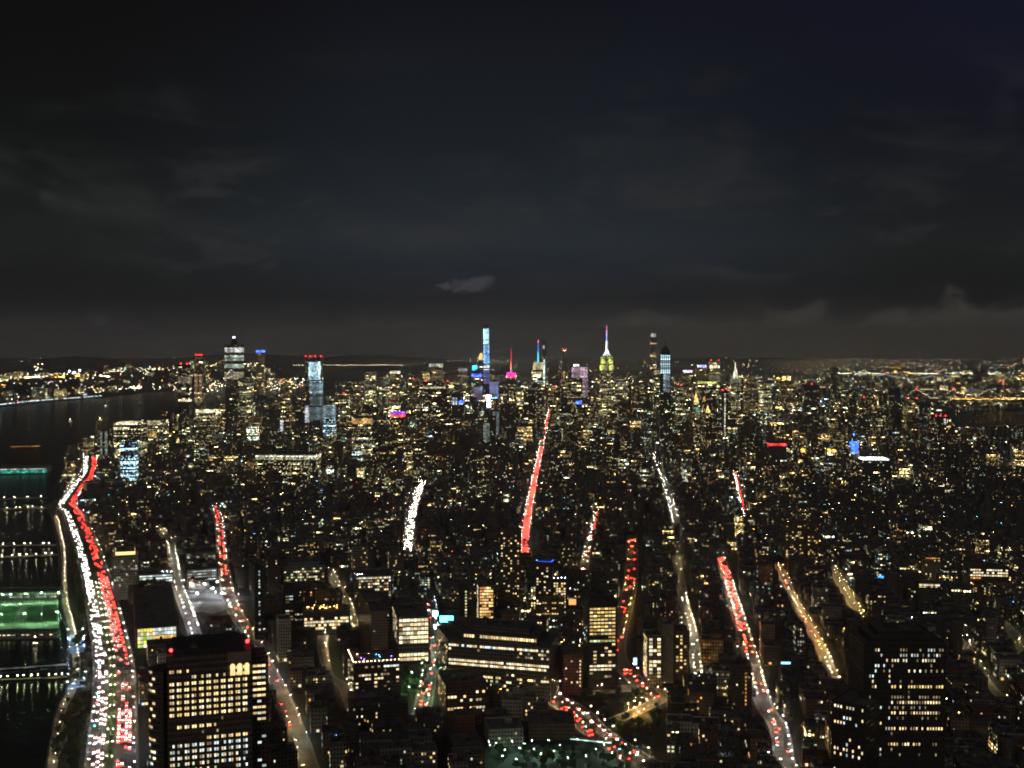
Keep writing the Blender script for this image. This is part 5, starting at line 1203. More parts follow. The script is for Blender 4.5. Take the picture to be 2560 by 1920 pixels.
# ------------------------------------------------------------------ street lamps
def lamp_proto(mat):
    root = thing('street_lamp', 'street lamp', 'street lamp')
    mb = MB(); mb.tube((0, 0, 0), (0, 0, 9), .12, .08, 6); mb.build('pole', METAL, root)
    mb = MB(); mb.tube((0, 0, 8.8), (1.9, 0, 9.4), .06, .05, 5); mb.build('arm', METAL, root)
    mb = MB(); mb.box(2.2, 0, 9.36, .9, .36, .12); hd_ = mb.build('lamp_head', METAL, root)
    mb = MB(); mb.prism([(1.82, -.15), (2.58, -.15), (2.58, .15), (1.82, .15)], 9.29, 9.36, 0, True, True); mb.build('lens', mat, hd_)
    return root
def dup(o, loc, rz, label, group):
    r = o.copy(); col.objects.link(r); r.location = loc; r.rotation_euler = (0, 0, rz); r['label'] = label; r['group'] = group
    for ch in o.children:
        c = ch.copy(); col.objects.link(c); c.parent = r
        for g2 in ch.children: d2 = g2.copy(); col.objects.link(d2); d2.parent = c
    return r
PROTO_LAMP = {k: lamp_proto(m) for k, m in (('warm', LAMPWARM), ('cool', LAMPCOOL), ('amber', LAMPAMBER))}
N_LAMPS = [0]; FARLAMP = []
def lamps(key, step, kinds, ymax=2300, both=True, start=8):
    pts, w, desc = STREETS[key]
    for sd_ in ((-1, 1) if both else (1,)):
        for i, (p, t) in enumerate(walk(pts, step, start + (step / 2 if sd_ > 0 else 0))):
            if p.y < 1010 or random.random() < .22: continue
            s = Vector((t.y, -t.x, 0)); c = p + s * sd_ * (w / 2 + .9) + t * random.uniform(-.38, .38) * step; rz = math.atan2(-s.y * sd_, -s.x * sd_); k = random.choice(kinds)
            if key in ('lower', 'broadway') and c.y > ymax and random.random() < .6: continue
            if c.y > ymax or N_LAMPS[0] >= 300: FARLAMP.append((c.x - s.x * sd_ * 2, c.y - s.y * sd_ * 2, 9.0, .3, .35, ('warm', 'cool', 'amber').index(k))); continue
            side = 'east' if sd_ > 0 else 'west'
            dup(PROTO_LAMP[k], (c.x, c.y, .15), rz, f'{ {"warm": "warm white", "cool": "cool white", "amber": "amber"}[k] } street lamp on the {side} kerb of the {desc}', f'{k} lamps on the {side} kerb of the {desc}'); N_LAMPS[0] += 1
lamps('hwy', 34, ('cool', 'warm', 'cool'), 1900)
for p, t in walk(STREETS['hwy'][0], 40, 20):  # extra median lamps added to brighten the roadway
    if 1020 < p.y < 1900:
        s = Vector((t.y, -t.x, 0)); c = p - s * 2
        for q in (-1, 1): dup(PROTO_LAMP['warm'], (c.x + t.x * q * .4, c.y + t.y * q * .4, .15), math.atan2(-s.y * q, -s.x * q), 'added paired warm white lamp on the median of the riverside highway', 'added median lamps of the riverside highway'); N_LAMPS[0] += 1
lamps('hudson', 36, ('warm', 'warm', 'cool', 'amber'), 1900); lamps('term', 26, ('warm', 'cool'), 1800)
lamps('church', 21, ('warm', 'warm', 'cool', 'amber'), 1900); lamps('canal', 24, ('warm', 'warm'), 1900); lamps('lower', 24, ('warm', 'warm', 'amber'), 1400)
lamps('broadway', 24, ('warm',), 1800); lamps('greene', 19, ('warm', 'amber'), 1800); lamps('upper', 19, ('warm', 'amber')); lamps('plaza', 16, ('warm', 'warm', 'amber')); lamps('cross', 22, ('cool',), 2200)
lamps('alley', 24, ('warm',), 1800, False); lamps('fork', 16, ('amber', 'warm')); lamps('seventh', 40, ('warm', 'cool'), 900); lamps('green', 30, ('cool', 'warm'), 1800); lamps('east', 40, ('warm',), 1700)
for k in ('varick', 'chrystie', 'macd'): lamps(k, 34, ('warm',), 1000)
for k in ('sixth', 'fifth', 'univ', 'wash'): lamps(k, 38, ('warm', 'cool'), 900)
mb = MB()
for x, y, z, r_, h_, m_ in FARLAMP:
    a_ = random.choice((0, 90)); mb.box(x, y, 9.36, .9, .45, .12, a_, 3); mb.box(x, y, 9.30, .8, .36, .055, a_, m_); mb.tube((x + .5, y, 0), (x + .5, y, 9.4), .1, k=4, mi=3)
tag(mb.build('far_road_lamps', (LAMPWARM, LAMPCOOL, LAMPAMBER, METAL)), 'street lamps along the more distant roads', kind='stuff')
for o in PROTO_LAMP.values():
    for c in list(o.children_recursive): bpy.data.objects.remove(c)
    bpy.data.objects.remove(o)

# ------------------------------------------------------------------ cars
CARPAINT = new_mat('car_paint'); _g = G(CARPAINT); _oi = _g.n('ShaderNodeObjectInfo')
_g.bsdf(_g.ramp(_oi.outputs['Random'], ((0, (.02, .02, .022)), (.3, (.35, .36, .37)), (.5, (.6, .6, .58)), (.7, (.05, .06, .08)), (.82, (.62, .40, .03)), (1, (.25, .03, .03))), 'CONSTANT'), .3, .3)
CARGLASS = plain('car_glass', (.012, .014, .016), .08)
def car_meshes(l, w, h, van):
    """body outline extruded across the width, with glasshouse, wheels, and separate lights; +y is forward"""
    prof = [(-l / 2, .35), (-l / 2, .95), (-l / 2 + .25, 1.0), (l / 2 - .9, .95), (l / 2 - .1, .78), (l / 2, .4)]
    if van: prof = [(-l / 2, .35), (-l / 2, h - .1), (-l / 2 + .2, h), (l / 2 - 1.5, h), (l / 2 - .7, 1.15), (l / 2 - .05, .9), (l / 2, .4)]
    def extr(pr, w0, mi, mb):
        n = len(pr); A = [(-w0 / 2, y, z) for y, z in pr]; B = [(w0 / 2, y, z) for y, z in pr]
        mb.face(A, None, mi); mb.face(list(reversed(B)), None, mi)
        for i in range(n): j = (i + 1) % n; mb.face([A[i], B[i], B[j], A[j]], None, mi)
    b = MB(); extr(prof, w, 0, b)
    g = MB()
    if not van: extr([(-l / 2 + .5, .98), (-l / 2 + 1.0, h), (l / 2 - 2.1, h), (l / 2 - 1.2, .94)], w * .86, 0, g)
    else: extr([(l / 2 - 1.52, h - .12), (l / 2 - .74, 1.2), (l / 2 - .66, 1.2), (l / 2 - 1.4, h - .06)], w * .9, 0, g)
    wh = MB()
    for x in (-w / 2 + .05, w / 2 - .25):
        for y in (-l * .3, l * .31): wh.tube((x, y, .34), (x + .2, y, .34), .34, k=9)
    hl = MB(); hl.box(0, l / 2 + .03, .56, .52, .14, .34); tl = MB(); tl.box(0, -l / 2 - .03, .62, .55, .14, .40)
    out = []
    for m, nm, mt in ((b, 'body', CARPAINT), (g, 'windows', CARGLASS), (wh, 'wheels', METAL), (hl, 'headlight', HEADL), (tl, 'tail_light', TAILL)):
        o = m.build(nm, mt); out.append(o.data); bpy.data.objects.remove(o)
    return out, l, w
CARTYPES = {'car': car_meshes(4.6, 1.85, 1.45, False), 'van': car_meshes(5.6, 2.1, 2.3, True)}
N_CARS = [0]; FAR_TRAFFIC = []
def place_car(p, t, away, label, group):
    typ = 'van' if random.random() < .16 else 'car'; (bm_, gm, wm, hm, tm), l, w = CARTYPES[typ]
    rz = math.atan2(t.y, t.x) - math.pi / 2 + (0 if away else math.pi)
    r = link(typ, bm_, None, (p.x, p.y, .04)); r.rotation_euler = (0, 0, rz); tag(r, label.replace('CAR', typ), typ, group + (' vans' if typ == 'van' else ' cars'))
    link('cabin_glass', gm, r); link('wheel_set', wm, r)
    for x in (-1, 1): link('headlight', hm, r, (x * w * .33, 0, 0)); link('tail_light', tm, r, (x * w * .36, 0, 0))
    N_CARS[0] += 1
def traffic(key, lanes, gap, ymax=2300, ymin=1010, dens=None):
    """lanes: (offset east of the centre line, True when driving away)"""
    pts, w, desc = STREETS[key]
    for off, away in lanes:
        d0 = random.uniform(2, gap)
        for p, t in walk(pts, gap, d0):
            if p.y < ymin or random.random() > (dens(p) if dens else .8): continue
            s = Vector((t.y, -t.x, 0)); c = p + s * off + t * random.uniform(-gap * .3, gap * .3)
            if c.y > ymax or N_CARS[0] >= 296: FAR_TRAFFIC.append((c, t, away)); continue
            place_car(c, t, away, ('CAR driving away with red tail lights on the ' if away else 'oncoming CAR with white headlights on the ') + desc, ('outbound ' if away else 'oncoming ') + desc)
def hwy_red(p):     # queues at the lights
    return .8 if 1140 < p.y < 1250 else (.10 if 1270 < p.y < 1480 else .5 if 1480 < p.y < 2000 else .27)
traffic('hwy', ((-16.4, False), (-12.4, False), (-8.8, False)), 15, 2150, dens=lambda p: .62 if p.y < 2100 else .42)
traffic('hwy', ((5.2, True), (8.8, True), (12.3, True), (15.8, True)), 9.5, 1950, dens=hwy_red)
traffic('church', ((-4, True), (0, True), (4.5, True)), 14, 1750, dens=lambda p: .6 if p.y > 1520 else .16)
traffic('canal', ((-9, True), (-5, True), (4, False), (8, False), (11, False)), 15, 2000, dens=lambda p: .4)
traffic('lower', ((-5, True), (0, True), (5, True)), 22, 1650, dens=lambda p: .22)
traffic('hudson', ((-3.5, True), (3.5, True)), 18, 1500, dens=lambda p: .05 if p.y < 1450 else .2 if p.y < 2000 else .45)
traffic('seventh', ((-6, False), (-2, False), (2, False), (6, False)), 15, 1300, dens=lambda p: .5)
traffic('green', ((-3, True), (3, True)), 14, 1500, dens=lambda p: .6 if p.y < 1330 else .12)
traffic('sixth', ((-5, True), (-1.7, True), (1.7, True), (5, True)), 8.5, 1300, dens=lambda p: .85 if math.sin(p.y * .021) + .5 * math.sin(p.y * .0083) > -.25 else .3)
traffic('sixth', ((-7.6, False),), 30, 1300, dens=lambda p: .6)
traffic('fifth', ((-4, False), (0, False)), 25, 1000, dens=lambda p: .3); traffic('univ', ((-2, False), (2, True)), 18, 1000, dens=lambda p: .5)
traffic('macd', ((-2, False), (2, True)), 20, 1000, dens=lambda p: .4); traffic('greene', ((0, True),), 22, 1350, dens=lambda p: .3)
mb = MB(); _s = STREETS['hwy'][0]
for c, t, away in FAR_TRAFFIC:
    s = Vector((t.y, -t.x, 0)); f = t if away else -t; k = 1.0
    ang = math.degrees(math.atan2(t.x, t.y)); mb.box(c.x, c.y, .35, 1.85, 4.6, .6, ang, 0); mb.box(c.x, c.y, .95, 1.6, 2.3, .5, ang, 1)
    for x in (-.62, .62):
        q = c + s * x + f * 2.34; mb.box(q.x, q.y, .56, .5 * k, .12, .34 * k, ang, 2); q = c + s * x - f * 2.34; mb.box(q.x, q.y, .62, .52 * k, .12, .4 * k, ang, 3)
FARHEAD = glow('far_headlight', (1, .94, .85), 55, 'FRONT_BACK'); FARTAIL = glow('far_tail_light', (1, .022, .014), 48, 'FRONT_BACK')
tag(mb.build('distant_traffic', (CARPAINT, CARGLASS, FARHEAD, FARTAIL)), 'distant cars queueing along the avenues', kind='stuff')

# ------------------------------------------------------------------ traffic lights
SIGNAL = {'green': glow('signal_green', (.04, 1, .55), 60, 'FRONT_BACK'), 'red': glow('signal_red', (1, .03, .02), 60, 'FRONT_BACK')}
def signal(p, colr, desc, rz=0):
    r = thing('traffic_light', f'traffic light showing {colr} over the {desc}', 'traffic light', (p.x, p.y, .1), f'{colr} signals over the {desc}'); r.rotation_euler = (0, 0, rz)
    mb = MB(); mb.tube((0, 0, 0), (0, 0, 6), .12, .09, 6); mb.tube((0, 0, 5.9), (4, 0, 6.3), .07, .05, 5); mb.build('pole', METAL, r)
    mb = MB(); mb.box(4, 0, 5.5, .5, .4, 1.5); mb.build('housing', METAL, r)
    mb = MB(); mb.tube((4, -.22, 5.8 if colr == 'green' else 6.6), (4, -.36, 5.8 if colr == 'green' else 6.6), .26, k=10); mb.build('lens', SIGNAL[colr], r)
for k, ys, colr in (('hwy', (1180, 1300, 1420, 1560, 1700, 1850, 2020, 2200), 'green'), ('hudson', (1480, 1720, 2150), 'green'), ('church', (1190, 1330, 1480, 1640), 'red'), ('lower', (1275, 1360), 'red'), ('canal', (1120, 1180), 'green'), ('hudson', (1230, 1900), 'red'), ('green', (1330, 1420), 'red'), ('broadway', (1350, 1500), 'green'), ('hwy', (1262,), 'red')):
    pts, w, desc = STREETS[k]
    for y in ys:
        i = min(range(len(pts)), key=lambda i: abs(pts[i].y - y)); p = pts[i]; t = (pts[min(i + 1, len(pts) - 1)] - pts[max(0, i - 1)]).normalized(); s = Vector((t.y, -t.x, 0))
        for sd_ in (-1, 1): signal(p + s * sd_ * (w / 2 + .8), colr, desc, math.atan2(-s.y * sd_, -s.x * sd_))

# ------------------------------------------------------------------ trees
def leaf_mat():
    m = new_mat('foliage'); g = G(m); oi = g.n('ShaderNodeObjectInfo'); n = g.noise(.5, 3); f = g.math('ADD', g.math('MULTIPLY', n, .7), g.math('MULTIPLY', oi.outputs['Random'], .3))
    g.bsdf(g.ramp(f, ((.25, (.022, .05, .014)), (.7, (.075, .13, .035)))), .75); return m
LEAF = leaf_mat(); BARK = plain('bark', (.06, .045, .035), .95)
def tree_meshes(h, r, seed):
    rr = random.Random(seed); cl = MB(); clumps = []
    for i in range(15):
        a = rr.uniform(0, 6.283); q = rr.uniform(.1, 1) ** .6 * r * .8; clumps.append((q * math.cos(a), q * math.sin(a), h * rr.uniform(.42, .92) - q * .25, r * rr.uniform(.28, .5)))
    for cx, cy, cz, cr in clumps:
        for i in range(46):
            v = Vector((rr.gauss(0, 1), rr.gauss(0, 1), rr.gauss(0, 1))).normalized() * cr * rr.uniform(.55, 1.08); c = Vector((cx, cy, cz)) + v
            n = (v.normalized() + Vector((rr.gauss(0, .5), rr.gauss(0, .5), rr.gauss(0, .5)))).normalized(); o = n.orthogonal().normalized(); w = n.cross(o); s = rr.uniform(.28, .6)
            cl.face([c - o * s, c - w * s * .55, c + o * s, c + w * s * .55])
    co = cl.build('crown', LEAF); tr = MB(); tr.tube((0, 0, 0), (0, 0, h * .45), .28, .18, 7)
    for cx, cy, cz, cr in clumps[:7]: tr.tube((0, 0, h * rr.uniform(.28, .45)), (cx, cy, cz), .13, .04, 5)
    to = tr.build('trunk', BARK); a, b = co.data, to.data; bpy.data.objects.remove(co); bpy.data.objects.remove(to); return a, b
TREES = [tree_meshes(9, 3.6, 1), tree_meshes(11, 4.2, 2), tree_meshes(7.5, 3.2, 3)]
N_TREES = [0]
def tree(p, label, group, z=0.0, s=1.0):
    if N_TREES[0] >= 300: return
    c, t = random.choice(TREES); r = thing('tree', label, 'tree', (p[0], p[1], z), group); k = s * random.uniform(.8, 1.25); r.scale = (k, k, k); r.rotation_euler = (0, 0, random.random() * 6.28)
    link('crown', c, r); link('trunk', t, r); N_TREES[0] += 1
for i in range(58):
    q = gnd(random.uniform(1215, 1575), random.uniform(1876, 1945)); tree(q, 'tree in the green-lit plaza at the near end of the diagonal street', 'green plaza trees', 0, .9)
for i in range(16):
    q = gnd(random.uniform(1012, 1075), random.uniform(1668, 1745)); tree(q, 'brightly lit green tree in the small park below the cyan screens', 'small park trees', 0, .95)
for i in range(70):
    q = gnd(random.uniform(1455, 1650), random.uniform(1738, 1845))
    if any(nearest(STREETS[k][0], np.array([q.x]), np.array([q.y]))[0][0] < STREETS[k][1] / 2 + 2.5 for k in ('canal', 'plaza', 'lower', 'fork')): continue
    tree(q, 'tree on the square between the diagonal street and plaza street', 'plaza crossroads trees', 0, .9)
hp, hw, _ = STREETS['hwy']; i = 0
for p, t in walk(hp, 13, 4):      # park strip between highway and river
    if not (1030 < p.y < 2250): continue
    s = Vector((t.y, -t.x, 0)); i += 1
    if 1440 < p.y < 1520 or 1290 < p.y < 1330 or 1600 < p.y < 1690: continue
    for k in range(2):
        q = p - s * random.uniform(27, 27 + max(6, 26 * min(1, (1700 - p.y) / 500 + .3))); tree(q, 'dark leafy tree in the park strip between riverside highway and river', 'trees of the riverside park')
for p, t in walk(hp, 11, 4):
    if 1040 < p.y < 1750 and random.random() < .75:
        s = Vector((t.y, -t.x, 0)); tree(p - s * 2.2, 'small tree on the planted median of the riverside highway', 'median trees', .1, .62)
for p, t in walk(hp, 15, 4):
    if 1060 < p.y < 1330: s = Vector((t.y, -t.x, 0)); tree(p + s * 26.5, 'street tree on the east pavement of the riverside highway', 'east pavement trees', 0, .8)
for p, t in walk(STREETS['hudson'][0], 16, 3):
    if 1150 < p.y < 1800 and random.random() < .8: s = Vector((t.y, -t.x, 0)); tree(p + s * random.choice((-1, 1)) * 12.5, 'pavement tree lit by lamps along the lamplit avenue', 'lamplit avenue trees', .1, .7)
for k in ('term', 'canal', 'church', 'lower'):
    for p, t in walk(STREETS[k][0], 21, 7):
        if p.y < 1700 and random.random() < .6: s = Vector((t.y, -t.x, 0)); tree(p + s * random.choice((-1, 1)) * (STREETS[k][1] / 2 + 2), f'small pavement tree along the {STREETS[k][2]}', f'trees along the {STREETS[k][2]}', .1, .6)

# ------------------------------------------------------------------ floodlight masts, plazas and yard
def mast(p, h, mat, name, label, group=None, n=4, size=.8, deep=.065):
    r = thing(name, label, 'floodlight', (p.x, p.y, 0), group)
    mb = MB(); mb.tube((0, 0, 0), (0, 0, h), .22, .14, 7); mb.build('pole', METAL, r)
    mb = MB(); mb.box(0, 0, h - .3, n * size * .7 + .4, .2, .25); mb.build('crossbar', METAL, r)
    hb = MB(); hb.box(0, -.25, h - .02, n * size * .7 + .2, size * .9, .2); hood_ = hb.build('hood', METAL, r)
    for i in range(n): mb = MB(); mb.box((i - (n - 1) / 2) * size * .7, -.25, h - .025 - deep, size * .55, size * .75, deep); mb.build('lamp', mat, hood_)
FLOOD = glow('floodlight_white', (.88, .95, 1), 1500, 'FRONT_BACK'); FLOODG = glow('floodlight_green', (.4, 1, .5), 1300, 'FRONT_BACK')
for px, py, nm in ((479, 1478, 'first'), (512, 1478, 'second'), (545, 1473, 'third'), (533, 1489, 'fourth'), (494, 1503, 'fifth'), (556, 1502, 'sixth')):
    mast(gnd(px, py), 12, FLOOD, 'floodlight_mast', 'blazing white floodlight over the bright cross street yard', 'yard floodlights', 3, 1.3, .12)
mast(gnd(292, 1492), 14, FLOOD, 'floodlight_mast', 'single dazzling white floodlight on the highway by the freight terminal', None, 3, 1.4)
GREENL = glow('plaza_lamp_green', (.5, 1, .66), 620, 'FRONT_BACK'); GREENP = glow('park_lamp_green', (.42, 1, .5), 2600, 'FRONT_BACK')
for i, (px, py) in enumerate(((1225, 1880), (1262, 1892), (1310, 1876), (1352, 1902), (1400, 1880), (1442, 1866), (1490, 1890), (1530, 1900), (1290, 1915), (1420, 1912), (1222, 1870), (1240, 1874), (1280, 1870), (1330, 1868), (1372, 1868), (1256, 1908), (1335, 1890), (1465, 1908), (1385, 1895), (1300, 1888), (1550, 1912), (1510, 1878))):
    mast(gnd(px, py), 7, GREENL, 'plaza_lamp', 'green-white lamp lighting the plaza at the near end of the diagonal street', 'green plaza lamps', 1, .8, .16)
for px, py in ((1030, 1700), (1055, 1676), (1052, 1725), (1022, 1738), (1066, 1745)):
    mast(gnd(px, py), 9.5, GREENP, 'plaza_lamp', 'green-white lamp in the small park below the cyan screens', 'small park lamps', 1, .8)
for px, py in ((1074, 1640), (1082, 1610), (1088, 1585), (1066, 1668), (1090, 1560), (1076, 1690)):
    mast(gnd(px, py), 9, GREENL, 'plaza_lamp', 'green-white lamp on the green-lit street beside the bright grid block', 'green-lit street lamps', 2, .9, .12)
for px, py in ((1590, 1757), (1600, 1772), (1610, 1786), (1596, 1793), (1618, 1762), (1586, 1782)):
    mast(gnd(px, py), 6, LAMPAMBER, 'plaza_lamp', 'amber lamp among the trees at the plaza crossroads', 'amber plaza lamps', 2, 1.1)
strip([gnd(1205, 1935), gnd(1350, 1900), gnd(1530, 1905), gnd(1600, 1960)], 60, .02, 'plaza', ASPH)
strip([gnd(462, 1520), gnd(520, 1516), gnd(572, 1522)], 70, .014, 'yard', PAVE)
strip([gnd(1000, 1712), gnd(1040, 1712), gnd(1082, 1712)], 55, .016, 'lawn', GRASS)
# canopy over the plaza roadway, edge-lit green-white
def canopy():
    a, b = gnd(1428, 1858), gnd(1530, 1868); r = thing('plaza_canopy', 'long thin plaza canopy with a green-white lit edge', 'canopy', (0, 0, 0)); s = (b - a).normalized(); q = Vector((-s.y, s.x, 0))
    ang = math.degrees(math.atan2(s.x, s.y)) - 90; c = (a + b) / 2; mb = MB(); mb.box(c.x, c.y, 5.2, (b - a).length, 7, .5, ang); mb.build('roof', PAVE, r)
    mb = MB(); mb.box(c.x - q.x * 3.7, c.y - q.y * 3.7, 5.0, (b - a).length, .3, .5, ang); mb.build('light_edge', gcol('canopy_edge', (.6, 1, .8), 2.5), r)
    for i in range(6): p = a.lerp(b, i / 5); mb = MB(); mb.tube((p.x, p.y, 0), (p.x, p.y, 5.2), .2, k=6); mb.build('post', METAL, r)
canopy()
# cyan video screens on the corner
def screen(px0, px1, y0, y1, d, c, s, label):
    a, b = at(px0, y1, d), at(px1, y0, d); r = thing('video_screen', label, 'screen', ((a.x + b.x) / 2, d, 0))
    w = b.x - a.x; mb = MB(); mb.box(0, 0, a.z, w, .3, b.z - a.z); mb.build('panel', glow('screen_' + str(len(GL)) + str(px0), c, s, 'FRONT_BACK'), r)
    mb = MB(); mb.box(0, .5, a.z - .6, w + 1.2, .6, b.z - a.z + 1.2); mb.build('frame', METAL, r)
    for x in (-.35, .35): mb = MB(); mb.tube((x * w, .6, 0), (x * w, .6, a.z), .5, k=6); mb.build('post', METAL, r)
screen(1100, 1133, 1540, 1555, 1560, (.06, .85, .9), 9, 'wide cyan video screen above the small park')
screen(1082, 1094, 1528, 1540, 1570, (.25, .95, 1), 14, 'small bright cyan screen left of the wide screen')
screen(1086, 1098, 1562, 1572, 1540, (.7, .9, 1), 14, 'pale blue screen under the small cyan screen')
screen(2165, 2200, 1558, 1572, 1500, (.35, .8, .85), .9, 'teal-white advertising panel north of the dark stepped tower')
screen(1584, 1592, 1645, 1662, 1360, (.3, .65, 1), 3.0, 'upright blue advertising screen by the pale corner tower')
screen(1953, 1976, 1655, 1660, 1300, (.3, .8, 1), 2.0, 'small cyan sign between the golden and red-and-white streets')
screen(2195, 2232, 1440, 1445, 1900, (.05, .3, 1), 2.4, 'long blue lit sign above the eastern rooftops')
screen(1434, 1446, 1400, 1416, 2200, (.9, .48, .06), .9, 'square amber poster panel beside the winding street')
screen(1422, 1440, 1498, 1512, 1500, (1, .45, .12), 1.1, 'orange and red lit poster above the rose brick block')

# ------------------------------------------------------------------ river edge: esplanade, piers, courts, playing field, boats
esp = catmull([gnd(*p) for p in ((112, 1925), (138, 1781), (164, 1729), (178, 1671), (170, 1579), (154, 1512), (150, 1440), (149, 1375), (132, 1290))])
strip(esp, 9, .02, 'path', PAVE, off=6)
PL = lamp_proto(LAMPWARM)
for i, (p, t) in enumerate(walk(esp, 20, 5)):
    s = Vector((t.y, -t.x, 0)); q = p + s * 9
    r = dup(PL, (q.x, q.y, 0), math.atan2(-s.y, -s.x), 'small esplanade lamp on the river edge path', 'esplanade lamps'); r.name = 'esplanade_lamp'; r.scale = (.6, .6, .6); r['category'] = 'lamp'
for c in list(PL.children_recursive): bpy.data.objects.remove(c)
bpy.data.objects.remove(PL)
def pier(label, pts, w, lampmat=None, nl=0, rail=True, lit_edge=None):
    r = thing('pier', label, 'pier', (0, 0, 0)); P = [gnd(*p) for p in pts]; mb = MB(); pl = MB()
    a, b = P[0], P[-1]; u = (b - a).normalized(); s = Vector((-u.y, u.x, 0)); c = (a + b) / 2; ang = math.degrees(math.atan2(u.x, u.y)); ln = (b - a).length
    mb.box(c.x, c.y, -.6, w, ln, .62, ang); mb.build('deck', DECK, r)
    for i in range(int(ln / 9)):
        for k in (-.45, .45): q = a + u * (i * 9 + 3) + s * w * k; pl.tube((q.x, q.y, -4), (q.x, q.y, -.6), .3, k=5)
    x = pl.build('piling', WOOD, r); x['kind'] = 'stuff'
    if rail:
        rl = MB(); 
        for k in (-.49, .49): q = c + s * w * k; rl.box(q.x, q.y, 1.0, .08, ln, .08, ang)
        rl.build('railing', METAL, r)
    if lampmat:
        m2 = MB(); m2.tube((0, 0, 0), (0, 0, 4.2), .08, k=5, mi=1); m2.tube((0, 0, 4.2), (0, 0, 4.7), .28, .18, 7); o = m2.build('pier_lamp', [lampmat, METAL]); me = o.data; bpy.data.objects.remove(o)
        for i in range(nl): q = a + u * ln * (i + .5 + random.uniform(-.3, .3)) / nl - s * w * .38; link('pier_lamp', me, r, (q.x, q.y, 0))
    if lit_edge: q = c - s * w * .5; e = MB(); e.box(q.x, q.y, .1, .3, ln, .5, ang); e.build('light_edge', gcol(*lit_edge), r)
    return r
PIERW = glow('pier_lamp_warm', (1, .86, .5), 260, 'FRONT_BACK'); PIERG = glow('pier_lamp_lime', (.9, 1, .4), 150, 'FRONT_BACK'); PIERC = glow('pier_lamp_cool', (.8, .95, 1), 260, 'FRONT_BACK')
pier('narrow pier with a bluish white lit edge, nearest in the river', ((-90, 1678), (166, 1660)), 7, lit_edge=('pier_edge', (.55, .65, .85), .5))
pier('slim pier with lime-white lamps and their reflections in the water', ((-90, 1702), (168, 1692)), 6, PIERG, 13)
pier('broad pale pier with two rows of lamps and long reflections', ((-90, 1398), (146, 1386)), 16, PIERW, 11)
pier('pier with sparse lamps above the broad pale pier', ((-90, 1366), (140, 1362)), 10, PIERW, 10)
pier('pier with a row of bright cream lamps, third from the shed', ((-90, 1274), (112, 1270)), 12, PIERW, 12)
pier('darker pier with a few lamps below the terracotta building', ((-90, 1250), (120, 1244)), 12, PIERW, 7)
def shed(label, p0, p1, w, h, wall, lit=None, roof=ROOF, name='pier_shed', wins=None):
    a, b = gnd(*p0), gnd(*p1); u = (b - a).normalized(); c = (a + b) / 2; ang = math.degrees(math.atan2(u.x, u.y)) - 90; ln = (b - a).length; poly = rect(c.x, c.y + w / 2, ln, w, ang); o = centre(poly)
    r = thing(name, label, 'pier building', (o[0], o[1], 0)); lp = local(poly, o); shell(lp, -1, h, 'wall', wall, r, .8)
    if wins: add_windows(r, face_windows(lp, (0, 0), 0, wins[0], wins[1], wins[2], wins[3], wins[4], wins[5], wins[6]))
    return r, lp, ang, ln
TEALW = glow('teal_flood', (.03, .9, .62), 320, 'FRONT_BACK')
r, lp, ang, ln = shed('long pier shed bathed in teal light with a white lit eave', (-90, 1186), (112, 1182), 70, 16, plain('shed_panel', (.45, .5, .48), .7, 0, .2, .15), wins=(9.5, 14, 9, 4, 7.5, 1.6, lambda r_, c_, nr, nc: 3 if random.random() < .9 else 6))
mb = MB(); c_ = ((lp[0][0] + lp[1][0]) / 2, (lp[0][1] + lp[1][1]) / 2); mb.box(c_[0], c_[1] - .25, 1, ln - 2, .3, 7.5, ang); mb.build('teal_glow_panel', gcol('teal_wash_glow', (.03, .62, .42), .42), r)  # teal floodlight on the wall put in as a glowing panel
shed('low waterfront hall with a terracotta lit eave line and one violet-white beacon', (20, 1122), (98, 1120), 40, 10, BRICK['red brick'], wins=(5, 9, 7, 4, 6, 1.5, lambda r_, c_, nr, nc: 4))
shed('pale floodlit salt-white shed at the highway bend', (206, 1228), (276, 1224), 40, 22, plain('pale_concrete', (.55, .50, .36), .85), name='bend_shed')
# floodlit field pier
A_, B_ = gnd(-120, 1598), gnd(148, 1592); C_, D_ = gnd(146, 1468), gnd(-120, 1470)
flat([(A_.x, A_.y), (B_.x, B_.y), (C_.x, C_.y), (D_.x, D_.y)], .1, 'field_pier_deck', DECK, 4)
def pitch(q, label):
    P = [gnd(*p) for p in q]; r = thing('football_pitch', label, 'sports pitch', (0, 0, 0)); mb = MB(); mb.face([(p.x, p.y, .16) for p in P]); mb.build('turf', GRASS, r)
    ln = MB()
    for i in range(4):
        a, b = P[i], P[(i + 1) % 4]; a2, b2 = a.lerp(P[(i + 2) % 4], .03), b.lerp(P[(i + 3) % 4], .03); u = (b2 - a2).normalized(); c = (a2 + b2) / 2; ln.box(c.x, c.y, .165, (b2 - a2).length, .3, .01, math.degrees(math.atan2(u.x, u.y)) - 90)
    a, b = (P[0] + P[1]) / 2, (P[2] + P[3]) / 2; u = (b - a).normalized(); c = (a + b) / 2; ln.box(c.x, c.y, .165, (b - a).length * .94, .3, .01, math.degrees(math.atan2(u.x, u.y)) - 90); ln.build('line_markings', PAINT, r)
pitch(((62, 1558), (145, 1554), (146, 1510), (66, 1513)), 'bright green floodlit football pitch on the square pier, beside the shore')
pitch(((-60, 1560), (40, 1558), (48, 1514), (-40, 1516)), 'green floodlit football pitch on the square pier, out over the river')
for px, py in ((62, 1560), (144, 1556), (66, 1508), (146, 1506), (50, 1535), (2, 1562), (8, 1512), (105, 1506), (104, 1560), (28, 1511), (-30, 1536)):
    mast(gnd(px, py), 15, FLOODG, 'floodlight_mast', 'tall floodlight mast with greenish lamps around the pier pitches', 'pitch floodlights', 4, 1.0)
